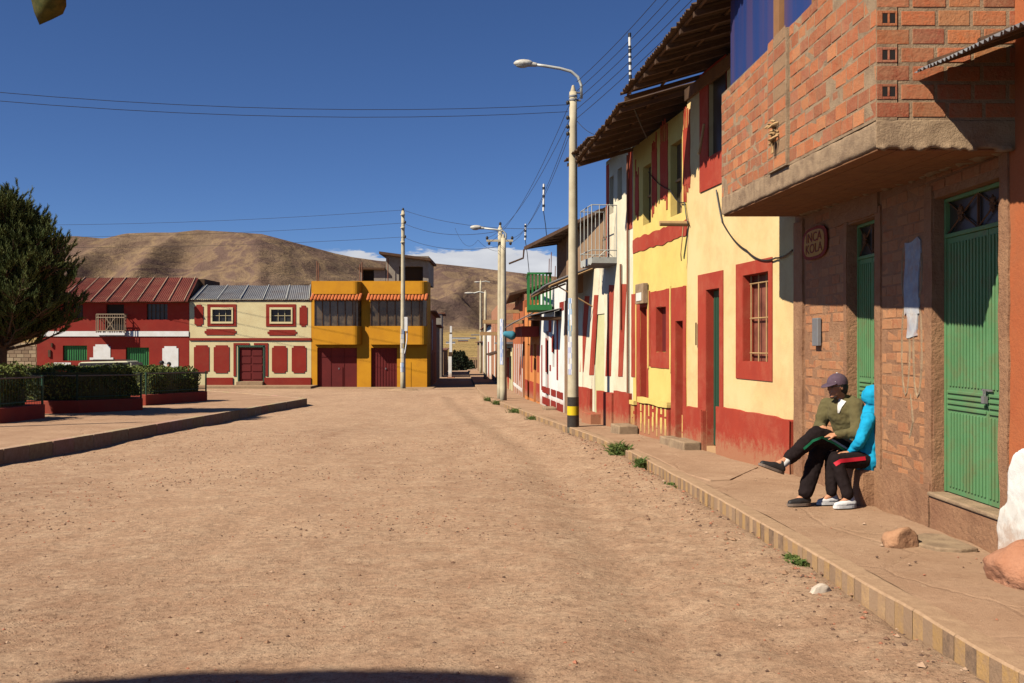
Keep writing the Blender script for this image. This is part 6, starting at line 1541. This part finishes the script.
# --- the man with the cap
def man():
    t = thing('person', 'seated person in plum cap, olive jumper and black striped tracksuit trousers, legs crossed', 'person', (3.4, 10.2, .0))
    pel = (3.50, 10.27, .50); ch = Vector((3.37, 10.2, .93)); Ls = Vector((3.46, 10.05, .985)); Rs = Vector((3.26, 10.35, .965)); nk = Vector((3.34, 10.16, 1.05)); hc = Vector((3.285, 10.12, 1.175))
    Le = Vector((3.43, 9.93, .715)); Lw = Vector((3.215, 9.93, .70)); Re = Vector((3.17, 10.32, .73)); Rw = Vector((3.14, 10.10, .76))
    Lh = Vector((3.49, 10.17, .50)); Lk = Vector((3.04, 9.98, .70)); La = Vector((2.67, 9.80, .455)); Rh = Vector((3.45, 10.36, .48)); Rk = Vector((3.08, 10.06, .52)); Ra = Vector((2.885, 9.86, .11))
    b = MB()
    b.cap(pel, (3.46, 10.24, .70), .125, .12); b.cap((3.46, 10.24, .70), ch, .12, .13); b.cap(Ls, Rs, .05, .05); b.cap(ch, nk, .10, .055); b.cap(nk, hc+Vector((.02, .01, -.03)), .052, .055)
    fdir = Vector((-.93, -.34, -.06)); P, Rm = head_mb(b, hc, fdir, (0, 0, 1), 1.0)
    for a, e, w in ((Ls, Le, Lw), (Rs, Re, Rw)): b.cap(a, e, .048, .038); b.cap(e, w, .038, .026)
    hand(b, Lw, (-1, .12, -.12), (0, -.3, 1), 1.0, .9); hand(b, Rw, (-.35, -.9, -.35), (0, 0, 1), 1.0, .8)
    for h, k, a in ((Lh, Lk, La), (Rh, Rk, Ra)): b.cap(h, k, .08, .055); b.cap(k, a, .054, .034)
    b.cap(La, (2.55, 9.78, .40), .034, .028); b.cap(Ra, (2.78, 9.84, .04), .034, .028)
    body = remesh('body', b, m_skin, t, .0075, 3)
    j = MB()
    j.cap((3.49, 10.24, .56), (3.46, 10.23, .70), .155, .155); j.cap((3.46, 10.23, .70), ch+Vector((0, 0, -.02)), .155, .150); j.cap(Ls, Rs, .075, .075); j.cap(ch, (3.36, 10.18, 1.02), .14, .085)
    for a, e, w in ((Ls, Le, Lw), (Rs, Re, Rw)): j.cap(a, e, .078, .062); j.cap(e, e.lerp(w, .92), .062, .044)
    j.cap((3.45, 10.10, 1.03), (3.44, 10.26, 1.03), .05, .05)      # folded-down hood at the nape
    jk = remesh('jumper', j, m_olive, t, .011, 6, disp=.010)
    m_ = MB(); vv = ribbon('tee', jk, [(3.305, 10.0, 1.05), (3.275, 10.0, .985), (3.262, 10.0, .915)], .075, m_tee, t, (.35, 1, -.15), .010, True)
    p_ = MB()
    p_.cap(Lh, Rh, .115, .11); p_.cap((3.5, 10.26, .55), (3.5, 10.26, .62), .13, .13)
    p_.cap(Lh, Lk, .108, .082); p_.cap(Lk, La+Vector((.06, .02, .03)), .084, .068); p_.cap(Rh, Rk, .105, .084); p_.cap(Rk, Ra+Vector((.01, 0, .03)), .086, .076)
    tr = remesh('trousers', p_, m_track, t, .011, 6, disp=.009)
    ribbon('white_stripe', tr, [(3.36, 9.8, .535), (3.20, 9.8, .632), (3.10, 9.8, .680)], .018, m_tee, tr, (.1, 1, 0), .005)
    ribbon('green_stripe', tr, [(3.34, 9.8, .515), (3.20, 9.8, .61), (3.06, 9.8, .678), (2.96, 9.8, .645), (2.86, 9.8, .57)], .024, m_sgreen, tr, (.1, 1, 0), .005)
    shoe('shoe', (2.66, 9.79, .325), (2.40, 9.74, .425), (-.25, 0, 1), m_shoe, t, m_sole)
    zf = walk(9.85)+.012
    shoe('shoe', (2.945, 9.87, zf), (2.70, 9.81, zf), (0, 0, 1), m_shoe, t, m_sole)
    sk = MB(); sk.cap(La+Vector((.04, .01, .015)), La+Vector((-.01, 0, -.03)), .045, .04, 12); obj('sock', sk, m_tee, t, smooth=True)
    # cap, hair, eyes, beard
    c = MB(); n = 18
    vs = []; rows = 7
    for i in range(rows+1):
        th = PI/2*i/rows
        for k in range(n): vs.append(P(-.012+.112*math.cos(2*PI*k/n)*math.sin(th+.0001), .090*math.sin(2*PI*k/n)*math.sin(th+.0001), .035+.095*math.cos(th)))
    for k in range(n): vs.append(P(-.012+.112*math.cos(2*PI*k/n), .09*math.sin(2*PI*k/n), .018))
    c.add(vs, [(i*n+k, (i+1)*n+k, (i+1)*n+(k+1) % n, i*n+(k+1) % n) for i in range(rows+1) for k in range(n)])
    top = []; 
    for k in range(11):
        a = -PI/2+PI*k/10; top.append((.07+.105*math.cos(a)+.0, .078*math.sin(a), .03-.028*math.cos(a)))
    inn = [(.05, .078*math.sin(-PI/2+PI*k/10), .034) for k in range(11)]
    V = [P(*q) for q in top]+[P(*q) for q in inn]+[P(q[0], q[1], q[2]-.008) for q in top]+[P(q[0], q[1], q[2]-.008) for q in inn]; f_ = []
    for k in range(10): f_ += [(k, k+1, 12+k, 11+k), (22+k, 33+k, 34+k, 23+k), (k, 22+k, 23+k, k+1)]
    c.add(V, f_); cp = obj('cap', c, m_cap, t, smooth=True)
    bt = MB(); bt.ell(P(-.012, 0, .132), (.01, .01, .006), 8, 5); bt.ell(P(.06, .06, .05), (.006, .006, .006), 6, 4); obj('cap_button', bt, m_tee, cp)
    h = MB(); h.ell(P(-.045, 0, -.01), (.075, .082, .075), 16, 10, Rm); h.ell(P(-.07, 0, -.05), (.05, .062, .05), 12, 8, Rm); h.cap(P(.0, .078, .02), P(-.01, .08, -.01), .016, .014); h.cap(P(.0, -.078, .02), P(-.01, -.08, -.01), .016, .014)
    remesh('hair', h, m_hair, t, .009, 3, disp=.006)
    g = MB(); 
    for e in (-1, 1): g.ell(P(.084, e*.03, .0), (.008, .021, .013), 10, 6, Rm)
    g.cap(P(.09, -.01, .002), P(.09, .01, .002), .004, .004)
    for e in (-1, 1): g.tube([P(.08, e*.05, .002), P(.03, e*.082, .002), P(-.01, e*.086, -.002)], .004, 5)
    obj('sunglasses', g, m_glassd, t, smooth=True)
    bd = MB(); bd.ell(P(.060, 0, -.108), (.022, .026, .018), 10, 7, Rm); bd.cap(P(.03, .036, -.10), P(.05, .025, -.112), .008, .010); bd.cap(P(.03, -.036, -.10), P(.05, -.025, -.112), .008, .010)
    remesh('beard', bd, m_hair, t, .007, 2, disp=.003)
man()
def child():
    t = thing('person', 'smaller seated person in bright cyan hooded fleece, half hidden behind the brick pillar', 'person', (3.5, 10.0, 0))
    pel = Vector((3.57, 10.0, .47)); ch = Vector((3.565, 10.0, .80)); Ls = Vector((3.53, 9.89, .86)); Rs = Vector((3.52, 10.13, .86)); hc = Vector((3.585, 9.98, 1.045))
    Le = Vector((3.42, 9.83, .64)); Lw = Vector((3.36, 9.93, .53)); Re = Vector((3.42, 10.16, .64)); Rw = Vector((3.3, 10.06, .55))
    Lh = Vector((3.55, 9.93, .45)); Lk = Vector((3.18, 9.80, .455)); La = Vector((3.255, 9.70, .10)); Rh = Vector((3.54, 10.08, .45)); Rk = Vector((3.20, 10.02, .46)); Ra = Vector((3.17, 9.93, .10))
    b = MB(); b.cap(pel, ch, .10, .10); b.cap(Ls, Rs, .045, .045); b.cap(ch, hc, .08, .05)
    P, Rm = head_mb(b, hc, (-.55, .8, -.1), (0, 0, 1), .92)
    for a, e, w in ((Ls, Le, Lw), (Rs, Re, Rw)): b.cap(a, e, .04, .033); b.cap(e, w, .033, .023)
    hand(b, Lw, (-.9, .2, -.1), (0, 0, 1), .85, .8); hand(b, Rw, (-.9, -.2, -.1), (0, 0, 1), .85, .8)
    for h, k, a in ((Lh, Lk, La), (Rh, Rk, Ra)): b.cap(h, k, .07, .05); b.cap(k, a, .048, .03)
    for a in (La, Ra): b.cap(a, a+Vector((-.09, -.01, -.06)), .03, .025)
    remesh('body', b, m_skin, t, .0075, 3)
    j = MB(); j.cap(pel+Vector((-.01, -.02, -.03)), ch, .155, .13); j.cap(pel, (3.56, 9.92, .44), .13, .10); j.cap(Ls, Rs, .07, .07)
    for a, e, w in ((Ls, Le, Lw), (Rs, Re, Rw)): j.cap(a, e, .068, .055); j.cap(e, e.lerp(w, .95), .055, .038)
    j.cap(ch+Vector((.0, 0, .08)), hc+Vector((.02, 0, -.08)), .095, .085); j.ell(hc+Vector((.02, -.005, .03)), (.115, .105, .12), 18, 12); j.cap(hc+Vector((.05, -.01, -.05)), hc+Vector((.05, 0, .02)), .09, .10)
    jk = remesh('fleece', j, m_cyan, t, .010, 5, disp=.010)
    h = MB(); h.ell(P(.02, 0, .05), (.08, .07, .06), 12, 8, Rm); obj('hair', h, m_hair, t, smooth=True)
    p_ = MB(); p_.cap(Lh, Rh, .10, .10); p_.cap(Lh, Lk, .092, .07); p_.cap(Lk, La+Vector((0, 0, .04)), .07, .058); p_.cap(Rh, Rk, .09, .07); p_.cap(Rk, Ra+Vector((0, 0, .04)), .07, .058)
    tr = remesh('trousers', p_, m_track, t, .011, 5, disp=.007)
    ribbon('red_stripe', tr, [(3.46, 9.6, .50), (3.30, 9.6, .485), (3.19, 9.6, .475), (3.135, 9.6, .44)], .038, m_sred, tr, (.05, 1, -.1), .005)
    zf = walk(9.7)+.012
    shoe('shoe', (3.345, 9.72, zf), (3.105, 9.66, zf), (0, 0, 1), m_wshoe, t, m_wshoe, .038, .06)
    zf = walk(9.93)+.012; shoe('shoe', (3.25, 9.95, zf), (3.02, 9.91, zf), (0, 0, 1), m_wshoe, t, m_wshoe, .038, .06)
child()

# two people on a bench behind the hedge
bench = thing('park_bench', 'bench behind the hedge with two people sitting on it', 'bench', (-14.2, 41.8, pz(0, 41.8)))
zb = pz(0, 41.8)
mb = MB()
for k in range(4): mb.box(-15.1, -13.3, 41.6+k*.11, 41.69+k*.11, zb+.42, zb+.45)
obj('seat', mb, m_wood, bench); mb = MB()
for k in range(3): mb.box(-15.1, -13.3, 42.05, 42.08, zb+.52+k*.13, zb+.62+k*.13)
obj('backrest', mb, m_wood, bench)
for x in (-15, -13.45): mb = MB(); mb.box(x, x+.07, 41.6, 42.1, zb, zb+.42); mb.box(x, x+.07, 42.08, 42.14, zb, zb+.85); obj('leg', mb, m_concg, bench)
def sitter(x, jm, label, hat):
    y = 41.85; z = zb; t = thing('person', label, 'person', (x, y, z))
    b = MB(); b.cap((x, y, z+.53), (x, y+.02, z+.9), .11, .12); b.cap((x, y, z+.95), (x, y-.01, z+1.12), .06, .05); head_mb(b, (x, y-.02, z+1.19), (.1, -1, -.1), (0, 0, 1), .95)
    for e in (-1, 1):
        b.cap((x+e*.1, y, z+.5), (x+e*.12, y-.42, z+.5), .075, .055); b.cap((x+e*.12, y-.42, z+.5), (x+e*.12, y-.45, z+.1), .05, .035); b.cap((x+e*.12, y-.45, z+.06), (x+e*.12, y-.62, z+.04), .035, .03)
        b.cap((x+e*.17, y, z+.93), (x+e*.22, y-.08, z+.66), .045, .035); b.cap((x+e*.22, y-.08, z+.66), (x+e*.1, y-.3, z+.6), .034, .025); hand(b, (x+e*.1, y-.3, z+.6), (-e*.3, -1, -.2), (0, 0, 1), 1, .6)
    remesh('body', b, m_skin, t, .012, 3)
    j = MB(); j.cap((x, y, z+.55), (x, y+.02, z+.9), .145, .15)
    for e in (-1, 1): j.cap((x, y, z+.93), (x+e*.17, y, z+.93), .08, .07); j.cap((x+e*.17, y, z+.93), (x+e*.22, y-.08, z+.66), .065, .055); j.cap((x+e*.22, y-.08, z+.66), (x+e*.12, y-.27, z+.61), .05, .04)
    remesh('jacket', j, jm, t, .014, 4)
    p_ = MB()
    for e in (-1, 1): p_.cap((x+e*.1, y, z+.5), (x+e*.12, y-.42, z+.5), .095, .075); p_.cap((x+e*.12, y-.42, z+.5), (x+e*.12, y-.45, z+.12), .07, .055)
    remesh('trousers', p_, m_track, t, .014, 3)
    h = MB()
    if hat: h.ell((x, y-.02, z+1.27), (.19, .19, .012), 18, 4); h.ell((x, y-.02, z+1.3), (.10, .10, .09), 14, 8)
    else: h.ell((x, y, z+1.23), (.09, .105, .1), 14, 8)
    obj('hat' if hat else 'hair', h, m_hair, t, smooth=True)
sitter(pt(161.5, 366, 41.8).x, m_white, 'distant person in white with dark brimmed hat, left on the bench behind the hedge', True)
sitter(pt(168.6, 366, 41.8).x, m_track, 'distant dark-clothed person, right one on the bench behind the hedge', False)

# ================================================================ WEEDS, LEAF, ADDED SHADOW CASTER
def weed(px, py, label, r=.12, h=.14, n=110, grass=False):
    Y = 1.6/((py-HY)/F0-SL); x = kerbx(Y)-.02-r*.25; z = gz(Y)+.02
    mb = MB()
    n = n*3; r *= .7; h *= .7
    for i in range(n):
        a = R.random()*6.28; q = Vector((x+R.gauss(0, r*.45), Y+R.gauss(0, r*.7), z)); d = Vector((math.cos(a)*.6, math.sin(a)*.6, R.uniform(.3, 2))).normalized(); q = q+Vector((0, 0, R.uniform(0, h*.5))); L = h*R.uniform(.2, .8)*R.random()**.3; w = .008*R.uniform(.7, 1.5); s_ = d.cross(Vector((math.sin(a), math.cos(a), .2))).normalized()*w
        m_ = q+d*L*.55; e = m_+(d+Vector((math.cos(a)*.5, math.sin(a)*.5, -.4))).normalized()*L*.5
        mb.add([q-s_*.4, q+s_*.4, m_+s_, e, m_-s_], [(0, 1, 2, 4), (4, 2, 3)])
    obj('weed_clump', mb, m_weed, orig=(x, Y, z), label=label, cat='weed', group='weeds along the kerb')
weed(617, 458, 'largest bright green weed clump at the kerb corner below the yellow house doorstep', .2, .38, 420)
weed(636, 471, 'second green weed clump, just nearer than the largest one', .12, .28, 220)
weed(664, 489, 'thin low weed clump below the doorstep kerb', .12, .10, 90)
weed(788, 566, 'broad-leaved weed clump left of the small white stone', .10, .12, 110)
weed(806, 572, 'weed clump touching the kerb next to the small white stone', .09, .13, 90)
weed(500, 406, 'weed clump by the foot of the far twin poles', .25, .3, 160)
weed(510, 414, 'dark weed clump right below the twin poles', .3, .25, 160)
weed(521, 421, 'weed clump at the bend of the far kerb', .22, .2, 120)
weed(492, 402, 'farthest weed clump on the kerb, left of the twin poles', .25, .3, 120)
lf = thing('hanging_leaf', 'dark olive broad leaf tip hanging into the top left corner of the view', 'leaf', tuple(pt(46, -60, 2.8)))
def leafmesh():
    mb = MB(); Yd = 2.8
    o = [(26,-40),(30,-5),(34,12),(39.5,25),(52,19.5),(63,14),(66.5,6),(66,-6),(60,-40)]
    ctr = (46, -5); n = len(o); fr = []; bk_ = []
    for px, py in o: fr.append(pt(px, py, Yd))
    mid = [pt(ctr[0]+(a-ctr[0])*.55, ctr[1]+(b-ctr[1])*.6, Yd-.03) for a, b in o]
    bm_ = [pt(ctr[0]+(a-ctr[0])*.55, ctr[1]+(b-ctr[1])*.6, Yd+.02) for a, b in o]
    c0, c1 = pt(*ctr, Yd-.04), pt(*ctr, Yd+.03)
    vs = fr+mid+bm_+[c0, c1]; fs = []
    for i in range(n):
        j = (i+1) % n; fs += [(i, j, n+j, n+i), (n+i, n+j, 3*n), (j, i, 2*n+i, 2*n+j), (2*n+j, 2*n+i, 3*n+1)]
    mb.add(vs, fs); return mb
obj('blade', leafmesh(), veg('olive_leaf', (.035, .04, .006), (.12, .10, .02), 14), lf, smooth=True)
mb = MB(); mb.tube([pt(46, -35, 2.8), pt(10, -90, 2.6), pt(-80, -260, 2.3), pt(-300, -500, 1.9)], [.008, .012, .016, .02], 8); obj('stalk', mb, m_bark, lf, smooth=True)
# made-up raised slab behind the viewer, added for its shadow on the road
cn = thing('shadow_caster', 'added unseen slab on posts behind the viewer, shaped to shadow the near road', 'added shadow caster', (-8.96, -1.2, pz(0, 0)))
mb = MB(); x0, x1, y1, y0 = -10.15, -7.82, -.33, -2.2
n = 12; poly = [(x0+(x1-x0)*k/n, y1+.13*math.sin(PI*k/n)) for k in range(n+1)]+[(x1, y0), (x0, y0)]
mb.prism(poly[::-1], 8.2, 9.0); obj('shadow_slab', mb, m_concg, cn)
for x in (x0+.15, x1-.15):
    for yy in (y0+.15, y1-.15): mb = MB(); mb.tube([(x, yy, -.1), (x, yy, 8.25)], .09, 10); obj('post', mb, m_concg, cn)

# ================================================================ CAMERA, LIGHT, SKY
cam = bpy.data.cameras.new('camera'); co = bpy.data.objects.new('camera', cam); col.objects.link(co)
co.location = (0, 0, EYE); co.rotation_euler = (PI/2, 0, 0)
cam.sensor_width = 36; cam.lens = 36*F0/1024; cam.shift_y = 2.5/1024; cam.clip_start = .05; cam.clip_end = 30000
sc.camera = co
LD = Vector((1, .68, -1.15)).normalized()
su = bpy.data.lights.new('sun', 'SUN'); su.energy = 5.0; su.angle = math.radians(.53); su.color = (1, .91, .77)
so = bpy.data.objects.new('sun', su); col.objects.link(so); so.rotation_euler = LD.to_track_quat('-Z', 'Y').to_euler(); so.location = (-20, -10, 30)
w = bpy.data.worlds.new('World'); sc.world = w; w.use_nodes = True; nt = w.node_tree; bg = nt.nodes['Background']
sky = nt.nodes.new('ShaderNodeTexSky'); sky.sky_type = 'NISHITA'; sky.sun_disc = False
sd_ = -LD; sky.sun_elevation = math.asin(sd_.z); sky.sun_rotation = math.atan2(sd_.x, sd_.y)
sky.altitude = 3800; sky.air_density = 1.0; sky.dust_density = .15; sky.ozone_density = 2.0
tc = nt.nodes.new('ShaderNodeTexCoord'); sep = nt.nodes.new('ShaderNodeSeparateXYZ'); nt.links.new(tc.outputs['Generated'], sep.inputs[0])
mp = nt.nodes.new('ShaderNodeMapping'); mp.inputs['Scale'].default_value = (1, 1, 3.5); nt.links.new(tc.outputs['Generated'], mp.inputs[0])
nz = noise_n(nt, mp.outputs[0], 9, 8, .62, .2)
# broad low cumulus band hugging the horizon
def mr(src, a, b, c=0, d=1):
    m = nt.nodes.new('ShaderNodeMapRange'); m.inputs[1].default_value = a; m.inputs[2].default_value = b; m.inputs[3].default_value = c; m.inputs[4].default_value = d; m.interpolation_type = 'SMOOTHSTEP'; nt.links.new(src, m.inputs[0]); return m.outputs[0]
def mt(op, a, b):
    m = nt.nodes.new('ShaderNodeMath'); m.operation = op
    for i, v in enumerate((a, b)):
        if isinstance(v, (int, float)): m.inputs[i].default_value = v
        else: nt.links.new(v, m.inputs[i])
    return m.outputs[0]
thr = mr(sep.outputs[2], .080, .114, .34, .80)
d = mt('SUBTRACT', nz, thr); cl = mr(d, 0.0, .06)
azm = mr(sep.outputs[0], -.20, -.15)
cl = mt('MULTIPLY', cl, azm)
ccol = mixc(nt, mr(nz, .4, .75), (9.5, 9.5, 9.8), (12, 12, 12))
skc = mixc(nt, 1.0, sky.outputs[0], (.70, .93, 1.30), 'MULTIPLY')
nt.links.new(mixc(nt, mt('MULTIPLY', cl, .88), skc, ccol), bg.inputs[0]); bg.inputs[1].default_value = .05
sc.view_settings.view_transform = 'Standard'; sc.view_settings.look = 'None'; sc.view_settings.exposure = 0.46; sc.view_settings.gamma = 1
sc.render.engine = 'CYCLES'; sc.cycles.max_bounces = 4; sc.cycles.diffuse_bounces = 1; sc.cycles.sample_clamp_indirect = .028
